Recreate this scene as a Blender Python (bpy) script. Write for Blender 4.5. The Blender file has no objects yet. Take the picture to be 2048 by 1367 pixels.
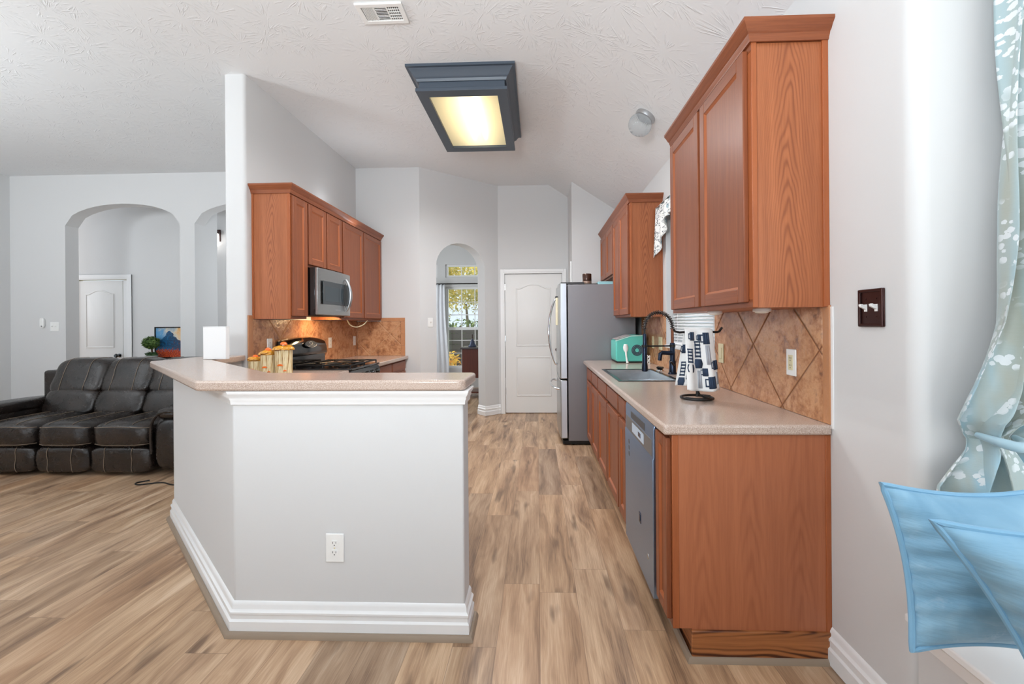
import bpy, bmesh, math, random
from mathutils import Vector, Matrix, noise
random.seed(7)
C = bpy.context.scene.collection
SC = bpy.context.scene
PI = math.pi

# ------------------------------------------------------------------ camera, world, sun, daylight, added fill lamps, exposure
FPX, TY, CX, CY, RO, EYE = 874.46, 0.034, 1045.48, 647.2, 0.0077, 1.3085
cam_d = bpy.data.cameras.new('camera')
cam = bpy.data.objects.new('camera', cam_d)
C.objects.link(cam)
_n = math.hypot(1, TY)
_R = Vector((1, TY, 0)) / _n
_F = Vector((-TY, 1, 0)) / _n
_U = Vector((0, 0, 1))
_r = (_R - RO * _U).normalized()
_u = (_U + RO * _R).normalized()
cam.matrix_world = Matrix(((_r.x, _u.x, -_F.x, 0), (_r.y, _u.y, -_F.y, 0), (_r.z, _u.z, -_F.z, EYE), (0, 0, 0, 1)))
cam_d.sensor_width = 36
cam_d.lens = FPX / 2048 * 36
cam_d.shift_x = (1024 - CX) / 2048
cam_d.shift_y = (CY - 683.5) / 2048
cam_d.clip_start = 0.05
SC.camera = cam
SC.view_settings.view_transform = 'Standard'
SC.view_settings.look = 'None'
SC.view_settings.gamma = 1
SC.view_settings.use_curve_mapping = False
SC.view_settings.exposure = 0.12

world = bpy.data.worlds.new('sky')
SC.world = world
world.use_nodes = True
wb = world.node_tree.nodes['Background']
wb.inputs[0].default_value = (0.74, 0.87, 1.0, 1)
wb.inputs[1].default_value = 1.15

def lamp(name, kind, loc, energy, color=(1, 1, 1), size=None, aim=None, spread=None):
    d = bpy.data.lights.new(name, kind)
    d.energy = energy
    d.color = color
    o = bpy.data.objects.new(name, d)
    C.objects.link(o)
    o.location = loc
    if kind == 'AREA':
        d.shape = 'RECTANGLE'
        d.size, d.size_y = size
        if spread: d.spread = spread
    if aim is not None:
        o.rotation_euler = Vector(aim).to_track_quat('-Z', 'Y').to_euler()
    return o

sun = lamp('sun', 'SUN', (-6, 14, 12), 7.0, (1.0, 0.93, 0.80), aim=(0.55, -0.10, -0.80))
sun.data.angle = math.radians(1.0)
DAY = (0.90, 0.955, 1.0)
FILL_COL = (0.87, 0.945, 1.0)
lamp('daylight_rear_left', 'AREA', (-4.6, -5.85, 1.45), 3, DAY, (2.6, 2.1), (0, 1, 0.10))
lamp('daylight_rear_right', 'AREA', (-0.6, -5.85, 1.45), 2, DAY, (2.6, 2.1), (0, 1, 0.10))
lamp('ceiling_fill_rear_left', 'AREA', (-4.6, -5.75, 0.75), 62, DAY, (2.6, 0.9), (0, 0.5, 0.86))  # added upward fill that brightens the ceiling; there is no patio
lamp('ceiling_fill_rear_right', 'AREA', (-0.6, -5.75, 0.75), 45, DAY, (2.6, 0.9), (0, 0.5, 0.86))  # second added ceiling fill, also without a patio behind it
lamp('ceiling_fill_near', 'AREA', (-0.9, -0.5, 1.9), 104, FILL_COL, (1.0, 1.0), (0, 0.62, 0.78))  # added fill behind the camera, aimed at the ceiling; no lamp stands here
lamp('ceiling_fill_living', 'AREA', (-5.4, 0.9, 1.9), 112, FILL_COL, (1.0, 1.0), (0, 0.40, 0.92))  # added ceiling fill on the living room side, without a fixture
lamp('daylight_bay', 'AREA', (1.62, 0.15, 1.5), 12, (0.96, 0.98, 1.0), (2.0, 1.9), (-1, 0, 0.1))
lamp('dining_fill', 'AREA', (-2.85, 7.5, 1.7), 45, DAY, (1.6, 2.0), (1, -0.2, 0.15))  # unseen fill added at a windowless side wall to brighten the dining room
lamp('daylight_foyer', 'AREA', (-3.1, 6.30, 2.0), 9, DAY, (0.6, 1.8), (-1, 0.0, 0))
lamp('foyer_fill_left', 'AREA', (-8.6, 6.05, 2.2), 20, DAY, (0.9, 1.8), (1, 0.25, 0))  # unseen fill added at the closed left end of the foyer
lamp('ceiling_fill_kitchen', 'AREA', (-2.17, 4.65, 2.50), 4, DAY, (0.2, 1.5), (0.55, 0, 0.83))  # added fill above the cupboards to lift the far ceiling; no fixture there
lamp('cooktop_light', 'AREA', (-2.08, 4.30, 1.385), 5.0, (1.0, 0.66, 0.34), (0.08, 0.14), (-0.35, 0.15, -1))

# ------------------------------------------------------------------ helpers
def lin(c):
    c = c / 255.0
    return c / 12.92 if c <= 0.04045 else ((c + 0.055) / 1.055) ** 2.4
def rgb(r, g, b): return (lin(r), lin(g), lin(b), 1.0)

class MB:
    """collects shapes into one mesh object"""
    def __init__(s): s.v = []; s.f = []; s.m = []
    def add(s, vs, fs, m=0):
        k = len(s.v)
        s.v += [tuple(p) for p in vs]
        s.f += [tuple(i + k for i in f) for f in fs]
        s.m += [m] * len(fs)
        return s
    def box(s, x0, x1, y0, y1, z0, z1, m=0):
        return s.add([(x0,y0,z0),(x1,y0,z0),(x1,y1,z0),(x0,y1,z0),(x0,y0,z1),(x1,y0,z1),(x1,y1,z1),(x0,y1,z1)],
            [(0,3,2,1),(4,5,6,7),(0,1,5,4),(1,2,6,5),(2,3,7,6),(3,0,4,7)], m)
    def obox(s, o, u, v, w, m=0):
        o, u, v, w = map(Vector, (o, u, v, w))
        return s.add([o, o+u, o+u+v, o+v, o+w, o+u+w, o+u+v+w, o+v+w],
            [(0,3,2,1),(4,5,6,7),(0,1,5,4),(1,2,6,5),(2,3,7,6),(3,0,4,7)], m)
    def extr(s, poly, o, u, v, w, m=0):
        """polygon in (u,v) at o, extruded along vector w"""
        o, u, v, w = map(Vector, (o, u, v, w))
        a = [o + u*p[0] + v*p[1] for p in poly]
        n = len(a)
        return s.add(a + [p + w for p in a], [tuple(range(n))[::-1], tuple(range(n, 2*n))] + [(i, (i+1) % n, n+(i+1) % n, n+i) for i in range(n)], m)
    def prism(s, poly, z0, z1, m=0):
        return s.extr(poly, (0,0,z0), (1,0,0), (0,1,0), (0,0,z1-z0), m)
    def holed(s, o, u, v, w, U, V, hu0, hu1, hv0, hv1, m=0):
        """slab U x V along unit u,v, thickness vector w, with a rectangular hole"""
        o, u, v, w = map(Vector, (o, u, v, w))
        us = [0, hu0, hu1, U]; vs = [0, hv0, hv1, V]
        P = [o + u*a + v*b for b in vs for a in us]
        n = 16
        fs = []
        for j in range(3):
            for i in range(3):
                if i == 1 and j == 1: continue
                q = (j*4+i, j*4+i+1, (j+1)*4+i+1, (j+1)*4+i)
                fs.append(q[::-1]); fs.append(tuple(k+n for k in q))
        def side(a, b): fs.append((a, b, b+n, a+n))
        for i in range(3):
            side(i, i+1); side(12+i+1, 12+i); side((i+1)*4, i*4); side(i*4+3, (i+1)*4+3)
        side(6, 5); side(10, 6); side(9, 10); side(5, 9)
        return s.add(P + [p + w for p in P], fs, m)
    def tube(s, pts, r, n=8, closed=False, m=0, cap=True):
        pts = [Vector(p) for p in pts]
        N = len(pts)
        rs = r if isinstance(r, (list, tuple)) else [r] * N
        ts = []
        for i in range(N):
            a = pts[(i-1) % N] if (closed or i > 0) else pts[i]
            b = pts[(i+1) % N] if (closed or i < N-1) else pts[i]
            t = (b - a)
            ts.append(t.normalized() if t.length > 1e-9 else Vector((0,0,1)))
        x = ts[0].orthogonal().normalized()
        V = []
        for i in range(N):
            x = (x - ts[i] * x.dot(ts[i]))
            x = x.normalized() if x.length > 1e-6 else ts[i].orthogonal().normalized()
            y = ts[i].cross(x)
            for k in range(n):
                a = 2*PI*k/n
                V.append(pts[i] + (x*math.cos(a) + y*math.sin(a)) * rs[i])
        F = []
        for i in range(N if closed else N-1):
            j = (i+1) % N
            for k in range(n):
                F.append((i*n+k, i*n+(k+1) % n, j*n+(k+1) % n, j*n+k))
        if cap and not closed:
            F.append(tuple(range(n))[::-1]); F.append(tuple((N-1)*n+k for k in range(n)))
        return s.add(V, F, m)
    def lathe(s, prof, c=(0,0,0), axis=(0,0,1), n=24, m=0):
        """profile [(radius, height)] about axis at c"""
        c = Vector(c); ax = Vector(axis).normalized()
        x = ax.orthogonal().normalized(); y = ax.cross(x)
        V = []; F = []
        for r, h in prof:
            for k in range(n):
                a = 2*PI*k/n
                V.append(c + ax*h + (x*math.cos(a) + y*math.sin(a)) * max(r, 1e-4))
        for i in range(len(prof)-1):
            for k in range(n):
                F.append((i*n+k, i*n+(k+1) % n, (i+1)*n+(k+1) % n, (i+1)*n+k))
        F.append(tuple(range(n))[::-1]); F.append(tuple((len(prof)-1)*n+k for k in range(n)))
        return s.add(V, F, m)
    def sweep(s, prof, path, z=0.0, closed=False, m=0):
        """moulding: profile [(out, up)] along an XY path, out = right of travel, mitred"""
        path = [Vector((p[0], p[1])) for p in path]
        N = len(path)
        V = []
        for i in range(N):
            d0 = (path[i] - path[i-1]) if (closed or i > 0) else (path[i+1] - path[i])
            d1 = (path[(i+1) % N] - path[i]) if (closed or i < N-1) else d0
            d0 = d0.normalized(); d1 = d1.normalized()
            n0 = Vector((d0.y, -d0.x)); n1 = Vector((d1.y, -d1.x))
            b = (n0 + n1)
            b = b / max(b.dot(n0), 0.2) if b.length > 1e-6 else n0
            for o, h in prof:
                V.append((path[i].x + b.x*o, path[i].y + b.y*o, z + h))
        k = len(prof); F = []
        for i in range(N if closed else N-1):
            j = (i+1) % N
            for q in range(k):
                F.append((i*k+q, j*k+q, j*k+(q+1) % k, i*k+(q+1) % k))
        if not closed:
            F.append(tuple(range(k))); F.append(tuple((N-1)*k+q for q in range(k))[::-1])
        return s.add(V, F, m)
    def grid(s, fn, nu, nv, cu=False, m=0):
        V = []; F = []
        for j in range(nv+1):
            for i in range(nu if cu else nu+1):
                V.append(Vector(fn(i/nu, j/nv)))
        w = nu if cu else nu+1
        for j in range(nv):
            for i in range(nu):
                i2 = (i+1) % w
                F.append((j*w+i, j*w+i2, (j+1)*w+i2, (j+1)*w+i))
        return s.add(V, F, m)
    def sbox(s, c, half, e=0.35, nu=28, nv=16, m=0, fn=None):
        """superellipsoid cushion; fn(p in -1..1) -> offset"""
        def sp(t, p): return math.copysign(abs(t) ** p, t)
        c = Vector(c)
        def f(u, v):
            a = 2*PI*u; b = -PI/2 + PI*v
            p = Vector((sp(math.cos(b), e)*sp(math.cos(a), e), sp(math.cos(b), e)*sp(math.sin(a), e), sp(math.sin(b), e)))
            q = Vector((p.x*half[0], p.y*half[1], p.z*half[2]))
            if fn: q = q + Vector(fn(p))
            return c + q
        return s.grid(f, nu, nv, cu=True, m=m)
    def build(s, name, mat, parent=None, bevel=0, seg=2, ang=35, merge=False):
        me = bpy.data.meshes.new(name)
        off = ORG.get(parent.name, Vector((0,0,0))) if parent else Vector((0,0,0))
        base = off
        me.from_pydata([Vector(p) - base for p in s.v], [], s.f)
        for mt in (mat if isinstance(mat, (list, tuple)) else [mat]): me.materials.append(mt)
        me.polygons.foreach_set('material_index', s.m)
        bm = bmesh.new(); bm.from_mesh(me)
        if merge: bmesh.ops.remove_doubles(bm, verts=bm.verts, dist=1e-5)
        bmesh.ops.recalc_face_normals(bm, faces=bm.faces)
        bm.to_mesh(me); bm.free()
        me.polygons.foreach_set('use_smooth', [True] * len(me.polygons))
        me.set_sharp_from_angle(angle=math.radians(ang))
        o = bpy.data.objects.new(name, me)
        C.objects.link(o)
        if parent:
            o.parent = parent
            ORG[o.name] = off
        if bevel:
            b = o.modifiers.new('bevel', 'BEVEL'); b.width = bevel; b.segments = seg
            b.limit_method = 'ANGLE'; b.angle_limit = math.radians(40)
        return o
ORG = {}
def thing(name, label, cat, loc=(0,0,0), group=None):
    o = bpy.data.objects.new(name, None)
    C.objects.link(o)
    o.empty_display_size = 0.1
    o.location = loc
    o['label'] = label; o['category'] = cat
    if group: o['group'] = group
    ORG[o.name] = Vector(loc)
    return o
def tag(o, label, cat, group=None, kind=None):
    o['label'] = label; o['category'] = cat
    if group: o['group'] = group
    if kind: o['kind'] = kind
    return o
def struct(o, label=None, cat=None):
    o['kind'] = 'structure'
    if label: o['label'] = label
    if cat: o['category'] = cat
    return o
def copy_thing(root, shift, label):
    """a copy of a thing with copies of its parts and sub-parts"""
    r = root.copy(); C.objects.link(r)
    r.location = Vector(root.location) + Vector(shift); r['label'] = label
    for ch in list(root.children):
        c = ch.copy(); C.objects.link(c); c.parent = r
        for g in list(ch.children):
            d = g.copy(); C.objects.link(d); d.parent = c
    return r

# ------------------------------------------------------------------ materials
def mat(name):
    m = bpy.data.materials.new(name); m.use_nodes = True
    return m, m.node_tree, m.node_tree.nodes['Principled BSDF']
def plain(name, col, rough=0.5, metal=0.0, spec=0.5, bump=None, coat=0, sheen=0):
    m, t, b = mat(name)
    b.inputs['Base Color'].default_value = col
    b.inputs['Roughness'].default_value = rough
    b.inputs['Metallic'].default_value = metal
    b.inputs['Specular IOR Level'].default_value = spec
    if coat: b.inputs['Coat Weight'].default_value = coat; b.inputs['Coat Roughness'].default_value = 0.08
    if sheen: b.inputs['Sheen Weight'].default_value = sheen; b.inputs['Sheen Roughness'].default_value = 0.35
    if bump:
        sc, st, di = bump
        N = Nt(t)
        bp = N('ShaderNodeBump', Strength=st, Distance=di, Height=N.noise(N.obj(), sc, 3))
        t.links.new(bp, b.inputs['Normal'])
    return m
class Nt:
    """tiny node-tree builder"""
    def __init__(s, t): s.t = t
    def __call__(s, kind, _out=0, _p=None, **kw):
        n = s.t.nodes.new(kind)
        for k, v in (_p or {}).items(): setattr(n, k, v)
        for k, v in kw.items():
            k = int(k[1:]) if k[0] == 'i' and k[1:].isdigit() else k
            if isinstance(v, bpy.types.NodeSocket): s.t.links.new(v, n.inputs[k])
            else: n.inputs[k].default_value = v
        s.last = n
        return n.outputs[_out]
    def obj(s): return s('ShaderNodeTexCoord', 3)
    def xyz(s, v):
        n = s.t.nodes.new('ShaderNodeSeparateXYZ'); s.t.links.new(v, n.inputs[0]); return n.outputs[0], n.outputs[1], n.outputs[2]
    def comb(s, x=0, y=0, z=0): return s('ShaderNodeCombineXYZ', i0=x, i1=y, i2=z)
    def m(s, op, a, b=0.0, c=0.0):
        return s('ShaderNodeMath', _p={'operation': op}, i0=a, i1=b, i2=c)
    def noise(s, v, scale=5, detail=2, rough=0.5, dist=0, out=0):
        return s('ShaderNodeTexNoise', out, Vector=v, Scale=scale, Detail=detail, Roughness=rough, Distortion=dist)
    def ramp(s, f, stops):
        o = s('ShaderNodeValToRGB', Fac=f); e = s.last.color_ramp.elements
        while len(e) < len(stops): e.new(0.5)
        for q, (p, c) in zip(e, stops): q.position = p; q.color = c
        return o
    def mix(s, f, a, b, blend='MIX'):
        o = s('ShaderNodeMix', 2, _p={'data_type': 'RGBA', 'blend_type': blend}, i0=f, i6=a, i7=b)
        return o
    def bump(s, h, st, di): return s('ShaderNodeBump', Strength=st, Distance=di, Height=h)

def wood(name, c_light, c_dark, cath=0.0, period=0.3, rough=0.42, flip=False, streak=1.0, freq=40.0, coat=0.06):
    """straight grain with optional cathedral figure; grain along Z (or along X+Y when flip)"""
    m, t, b = mat(name); N = Nt(t)
    x, y, z = N.xyz(N.obj())
    u = N.m('ADD', x, y); v = z
    if flip: u, v = v, u
    wob = N.noise(N.comb(N.m('MULTIPLY', u, 5), N.m('MULTIPLY', v, 1.3), 0), 1.0, 3)
    fine = N.noise(N.comb(N.m('MULTIPLY', u, 260), N.m('MULTIPLY', v, 7), 0), 1.0, 3, 0.65)
    med = N.noise(N.comb(N.m('MULTIPLY', u, 42), N.m('MULTIPLY', v, 1.2), 3.0), 1.0, 3, 0.6)
    f = N.m('ADD', N.m('MULTIPLY', fine, 0.45 * streak), N.m('MULTIPLY', med, 0.55 * streak))
    if cath:
        fr = N.m('SUBTRACT', N.m('FRACT', N.m('ADD', N.m('DIVIDE', u, period), 0.5)), 0.5)
        fr = N.m('ADD', fr, N.m('MULTIPLY', N.m('SUBTRACT', N.noise(N.comb(0, 0, N.m('MULTIPLY', v, 1.6)), 1.0, 2), 0.5), 0.22))
        uu = N.m('MULTIPLY', N.m('ABSOLUTE', fr), period)
        q = N.m('ADD', N.m('MULTIPLY', N.m('POWER', uu, 1.35), 16.0), N.m('MULTIPLY', v, 0.85))
        q = N.m('ADD', q, N.m('MULTIPLY', wob, 0.85))
        w = N.m('MULTIPLY_ADD', N.m('SINE', N.m('MULTIPLY', q, freq)), 0.5, 0.5)
        w = N.m('POWER', w, 2.2)
        fall = N.m('POWER', N.m('SUBTRACT', 1.0, N.m('MINIMUM', N.m('MULTIPLY', N.m('ABSOLUTE', fr), 2.2), 1.0)), 1.3)
        w = N.m('MULTIPLY', N.m('MULTIPLY', w, fall), cath)
        f = N.m('ADD', N.m('MULTIPLY', f, 0.75), w)
    mid = tuple((p + q) / 2 for p, q in zip(c_light, c_dark))
    col = N.ramp(f, [(0.25, c_light), (0.52, mid), (0.85, c_dark)])
    big = N.noise(N.comb(N.m('MULTIPLY', u, 3), N.m('MULTIPLY', v, 0.8), 9.0), 1.0, 2)
    col = N.mix(N.m('MULTIPLY', big, 0.35), col, c_dark)
    t.links.new(col, b.inputs['Base Color'])
    b.inputs['Roughness'].default_value = rough
    b.inputs['Specular IOR Level'].default_value = 0.35
    b.inputs['Coat Weight'].default_value = coat; b.inputs['Coat Roughness'].default_value = 0.22
    t.links.new(N.bump(fine, 0.12, 0.002), b.inputs['Normal'])
    return m

OAK_L, OAK_D = rgb(166, 96, 60), rgb(98, 50, 30)
M_oak = wood('oak_stain', OAK_L, OAK_D, 0, streak=0.95)
M_oak_h = wood('oak_stain_rail', OAK_L, OAK_D, 0, flip=True, streak=0.95)
M_oak_end = wood('oak_end_veneer', rgb(192, 117, 75), rgb(112, 58, 34), 0.26, 0.34, freq=72)
M_oak_base = wood('oak_base_veneer', rgb(190, 118, 80), rgb(136, 76, 50), 0.15, 0.185, freq=38, rough=0.42)
M_oak_toe = wood('oak_toe_board', rgb(198, 126, 74), rgb(78, 40, 22), 1.3, 0.16, flip=True, freq=50)
M_oak_edge = wood('oak_edge', rgb(182, 104, 60), rgb(128, 66, 38), 0, streak=0.8)
M_dark_in = plain('cabinet_shadow_gap', rgb(60, 34, 24), 0.7)

M_wall = plain('wall_paint', rgb(214, 214, 214), 0.62, spec=0.3, bump=(160, 0.06, 0.002))
M_trim = plain('trim_white_paint', rgb(238, 238, 238), 0.35)
M_door = plain('door_white_paint', rgb(232, 231, 229), 0.38, bump=(60, 0.05, 0.002))
M_white = plain('white_plastic', rgb(240, 240, 238), 0.35)
M_almond = plain('almond_plastic', rgb(224, 214, 176), 0.4)
M_slot = plain('dark_slot', rgb(40, 38, 36), 0.6)
M_black = plain('black_gloss', rgb(14, 14, 15), 0.12, coat=0.5)
M_blackm = plain('black_iron', rgb(24, 23, 23), 0.42, 0.3)
M_bronze = plain('oil_rubbed_bronze', rgb(62, 36, 34), 0.32, 0.55)
M_navy = plain('gunmetal_blue_finish', rgb(34, 44, 62), 0.25, 0.7)
M_copper = plain('copper_brown', rgb(120, 70, 48), 0.3, 0.7)
M_chrome = plain('chrome', rgb(225, 228, 232), 0.10, 1.0)
M_nickel = plain('brushed_nickel', rgb(190, 192, 194), 0.28, 1.0)
M_shoe = plain('taupe_shoe_moulding', rgb(150, 132, 114), 0.55)

def steel(name, col, rough, aniso_axis='y', st=0.05):
    m, t, b = mat(name); N = Nt(t)
    x, y, z = N.xyz(N.obj())
    s_ = N.noise(N.comb(N.m('MULTIPLY', x, 8), N.m('MULTIPLY', y, 8), N.m('MULTIPLY', z, 500)), 1.0, 2)
    b.inputs['Base Color'].default_value = col
    b.inputs['Metallic'].default_value = 1.0
    t.links.new(N.m('MULTIPLY_ADD', s_, 0.15, rough - 0.07), b.inputs['Roughness'])
    t.links.new(N.bump(s_, st, 0.001), b.inputs['Normal'])
    return m
M_steel = steel('stainless_steel', rgb(176, 178, 178), 0.30)
M_steel_dw = steel('stainless_dishwasher', rgb(150, 174, 206), 0.34)  # blue of the door's reflections is put into the base colour
M_sink = steel('sink_steel', rgb(200, 203, 206), 0.22)
M_fridge_side = plain('fridge_side_grey', rgb(134, 132, 136), 0.42, 0.45, bump=(220, 0.05, 0.001))
M_fridge_edge = plain('fridge_door_edge', rgb(206, 212, 222), 0.3, 0.5)

def floor_mat():
    m, t, b = mat('vinyl_plank_floor'); N = Nt(t)
    x, y, z = N.xyz(N.obj())
    W, L = 0.178, 1.22
    row = N.m('FLOOR', N.m('DIVIDE', x, W))
    rnd = N('ShaderNodeTexWhiteNoise', 0, _p={'noise_dimensions': '1D'}, W=row)
    yy = N.m('ADD', N.m('DIVIDE', y, L), N.m('MULTIPLY', rnd, 7.3))
    cell = N.m('FLOOR', yy)
    r2 = N('ShaderNodeTexWhiteNoise', 0, _p={'noise_dimensions': '2D'}, Vector=N.comb(row, cell, 0))
    r3 = N('ShaderNodeTexWhiteNoise', 0, _p={'noise_dimensions': '2D'}, Vector=N.comb(cell, row, 0))
    sh = N.m('MULTIPLY', r2, 40.0)
    gx = N.m('ADD', x, sh)
    warp = N.noise(N.comb(N.m('MULTIPLY', gx, 7), N.m('MULTIPLY', y, 1.6), sh), 1.0, 2)
    g1 = N.noise(N.comb(N.m('ADD', N.m('MULTIPLY', gx, 22), N.m('MULTIPLY', warp, 5.0)), N.m('MULTIPLY', y, 1.5), sh), 1.0, 4, 0.55)
    g2 = N.noise(N.comb(N.m('MULTIPLY', gx, 190), N.m('MULTIPLY', y, 5.0), sh), 1.0, 3, 0.7)
    g3 = N.noise(N.comb(N.m('MULTIPLY', gx, 9), N.m('MULTIPLY', y, 1.1), sh), 1.0, 2)
    f = N.m('ADD', N.m('ADD', N.m('MULTIPLY', g1, 0.42), N.m('MULTIPLY', g2, 0.26)), N.m('MULTIPLY', g3, 0.42))
    col = N.ramp(f, [(0.38, rgb(110, 87, 70)), (0.50, rgb(163, 134, 108)), (0.60, rgb(190, 162, 134)), (0.72, rgb(214, 192, 167))])
    tint = N.ramp(r3, [(0.0, (0.78, 0.76, 0.76, 1)), (0.35, (1.10, 1.02, 0.92, 1)), (0.65, (1.16, 1.14, 1.12, 1)), (1.0, (0.94, 0.82, 0.72, 1))])
    col = N.mix(1.0, col, tint, 'MULTIPLY')
    # dark knots and mineral streaks
    kn = N.noise(N.comb(N.m('MULTIPLY', gx, 13), N.m('MULTIPLY', y, 2.6), sh), 1.0, 2, 0.5)
    kn = N.ramp(kn, [(0.63, (0, 0, 0, 1)), (0.74, (1, 1, 1, 1))])
    col = N.mix(N.m('MULTIPLY', kn, 0.7), col, rgb(94, 70, 54))
    # seams
    fx = N.m('ABSOLUTE', N.m('SUBTRACT', N.m('FRACT', N.m('DIVIDE', x, W)), 0.5))
    fy = N.m('ABSOLUTE', N.m('SUBTRACT', N.m('FRACT', yy), 0.5))
    sx = N.m('GREATER_THAN', fx, 0.5 - 0.0011 / W); sy = N.m('GREATER_THAN', fy, 0.5 - 0.0011 / L)
    seam = N.m('MAXIMUM', sx, sy)
    col = N.mix(N.m('MULTIPLY', seam, 0.5), col, rgb(84, 62, 48))
    t.links.new(col, b.inputs['Base Color'])
    b.inputs['Roughness'].default_value = 0.36
    b.inputs['Specular IOR Level'].default_value = 0.45
    h = N.m('SUBTRACT', N.m('MULTIPLY', g2, 0.4), seam)
    t.links.new(N.bump(h, 0.18, 0.002), b.inputs['Normal'])
    return m
M_floor = floor_mat()

def ceiling_mat():
    m, t, b = mat('stomped_ceiling_texture'); N = Nt(t)
    o = N.obj()
    x, y, z = N.xyz(o)
    hgt = None
    for sc, off in ((2.7, 0.0), (3.1, 5.3)):
        p = N.comb(N.m('MULTIPLY_ADD', x, sc, off), N.m('MULTIPLY_ADD', y, sc, off * 2), 0)
        pos = N('ShaderNodeTexVoronoi', 2, _p={'voronoi_dimensions': '2D'}, Vector=p, Scale=1.0, Randomness=0.9)
        d = N('ShaderNodeVectorMath', _p={'operation': 'SUBTRACT'}, i0=p, i1=pos)
        dx, dy, dz = N.xyz(d)
        th = N.m('ARCTAN2', dy, dx)
        r = N('ShaderNodeVectorMath', 1, _p={'operation': 'LENGTH'}, i0=d)
        px, py, pz = N.xyz(pos)
        st = N.noise(N.comb(N.m('MULTIPLY', th, 7.5), N.m('MULTIPLY', r, 2.8), N.m('ADD', px, N.m('MULTIPLY', py, 3.7))), 1.0, 2, 0.55)
        st = N.ramp(st, [(0.57, (0, 0, 0, 1)), (0.68, (1, 1, 1, 1))])
        env = N.ramp(r, [(0.10, (0, 0, 0, 1)), (0.25, (1, 1, 1, 1)), (0.62, (0, 0, 0, 1))])
        k = N.m('MULTIPLY', st, env)
        hgt = k if hgt is None else N.m('MAXIMUM', hgt, k)
    b.inputs['Base Color'].default_value = rgb(234, 235, 236)
    b.inputs['Roughness'].default_value = 0.7
    b.inputs['Specular IOR Level'].default_value = 0.2
    t.links.new(N.bump(hgt, 0.45, 0.006), b.inputs['Normal'])
    return m
M_ceil = ceiling_mat()

def stone_mat():
    m, t, b = mat('solid_surface_beige'); N = Nt(t)
    o = N.obj()
    a = N.noise(o, 420, 2, 0.6); c = N.noise(o, 190, 2, 0.5)
    col = N.ramp(a, [(0.36, rgb(164, 140, 126)), (0.5, rgb(193, 172, 158)), (0.64, rgb(216, 200, 188))])
    col = N.mix(N.ramp(c, [(0.6, (0, 0, 0, 1)), (0.68, (0.6, 0.6, 0.6, 1))]), col, rgb(186, 160, 148))
    t.links.new(col, b.inputs['Base Color'])
    b.inputs['Roughness'].default_value = 0.16
    b.inputs['Specular IOR Level'].default_value = 0.55
    return m
M_stone = stone_mat()

def tile_mat(name, u0, z0, D=0.53, jc=(206, 160, 120)):
    """slate-look tiles laid on the diagonal; one joint crossing at u0 (along X+Y, local), z0"""
    m, t, b = mat(name); N = Nt(t)
    o = N.obj()
    x, y, z = N.xyz(o)
    u = N.m('SUBTRACT', N.m('ADD', x, y), u0); v = N.m('SUBTRACT', z, z0)
    p = N.m('DIVIDE', N.m('ADD', u, v), D); q = N.m('DIVIDE', N.m('SUBTRACT', u, v), D)
    fp = N.m('ABSOLUTE', N.m('SUBTRACT', N.m('FRACT', N.m('ADD', p, 0.5)), 0.5))
    fq = N.m('ABSOLUTE', N.m('SUBTRACT', N.m('FRACT', N.m('ADD', q, 0.5)), 0.5))
    j = N.m('MINIMUM', fp, fq)
    joint = N.m('LESS_THAN', j, 0.0085)
    idv = N.comb(N.m('FLOOR', p), N.m('FLOOR', q), 0)
    rn = N('ShaderNodeTexWhiteNoise', 0, _p={'noise_dimensions': '2D'}, Vector=idv)
    n1 = N.noise(o, 9, 5, 0.62, 0.6); n2 = N.noise(o, 42, 4, 0.65)
    f = N.m('ADD', N.m('MULTIPLY', n1, 0.7), N.m('MULTIPLY', n2, 0.35))
    col = N.ramp(f, [(0.38, rgb(122, 84, 62)), (0.48, rgb(178, 124, 86)), (0.60, rgb(210, 160, 118)), (0.72, rgb(160, 118, 94))])
    col = N.mix(N.m('MULTIPLY', rn, 0.3), col, rgb(172, 114, 78))
    col = N.mix(joint, col, rgb(*jc))
    t.links.new(col, b.inputs['Base Color'])
    b.inputs['Roughness'].default_value = 0.24
    h = N.m('ADD', N.m('MULTIPLY', N.noise(o, 24, 4, 0.55, 0.8), 0.55), N.m('MULTIPLY', N('ShaderNodeMapRange', 0, Value=j, i1=0.0, i2=0.02, i3=0.0, i4=1.0), 0.6))
    t.links.new(N.bump(h, 0.55, 0.012), b.inputs['Normal'])
    return m

def glass_mat(name, tint=(1, 1, 1, 1), refl=0.08):
    m, t, b = mat(name); N = Nt(t)
    tr = N('ShaderNodeBsdfTransparent', Color=tint)
    gl = N('ShaderNodeBsdfGlossy', Color=(1, 1, 1, 1), Roughness=0.02)
    mx = N('ShaderNodeMixShader', i0=refl, i1=tr, i2=gl)
    t.links.new(mx, t.nodes['Material Output'].inputs[0])
    return m
M_glass = glass_mat('window_glass')
def emit(name, col, st):
    m, t, b = mat(name); N = Nt(t)
    t.links.new(N('ShaderNodeEmission', Color=col, Strength=st), t.nodes['Material Output'].inputs[0])
    return m
def leather_mat():
    m, t, b = mat('brown_black_leather'); N = Nt(t)
    o = N.obj()
    n1 = N.noise(o, 7, 4, 0.6); n2 = N.noise(o, 26, 3, 0.6, 1.2)
    t.links.new(N.ramp(n1, [(0.35, rgb(18, 15, 14)), (0.65, rgb(42, 33, 28))]), b.inputs['Base Color'])
    t.links.new(N.m('MULTIPLY_ADD', n2, 0.2, 0.15), b.inputs['Roughness'])
    b.inputs['Specular IOR Level'].default_value = 0.55
    t.links.new(N.bump(N.m('ADD', n2, N.m('MULTIPLY', N.noise(o, 300, 2), 0.15)), 0.25, 0.012), b.inputs['Normal'])
    return m
M_leather = leather_mat()
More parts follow.
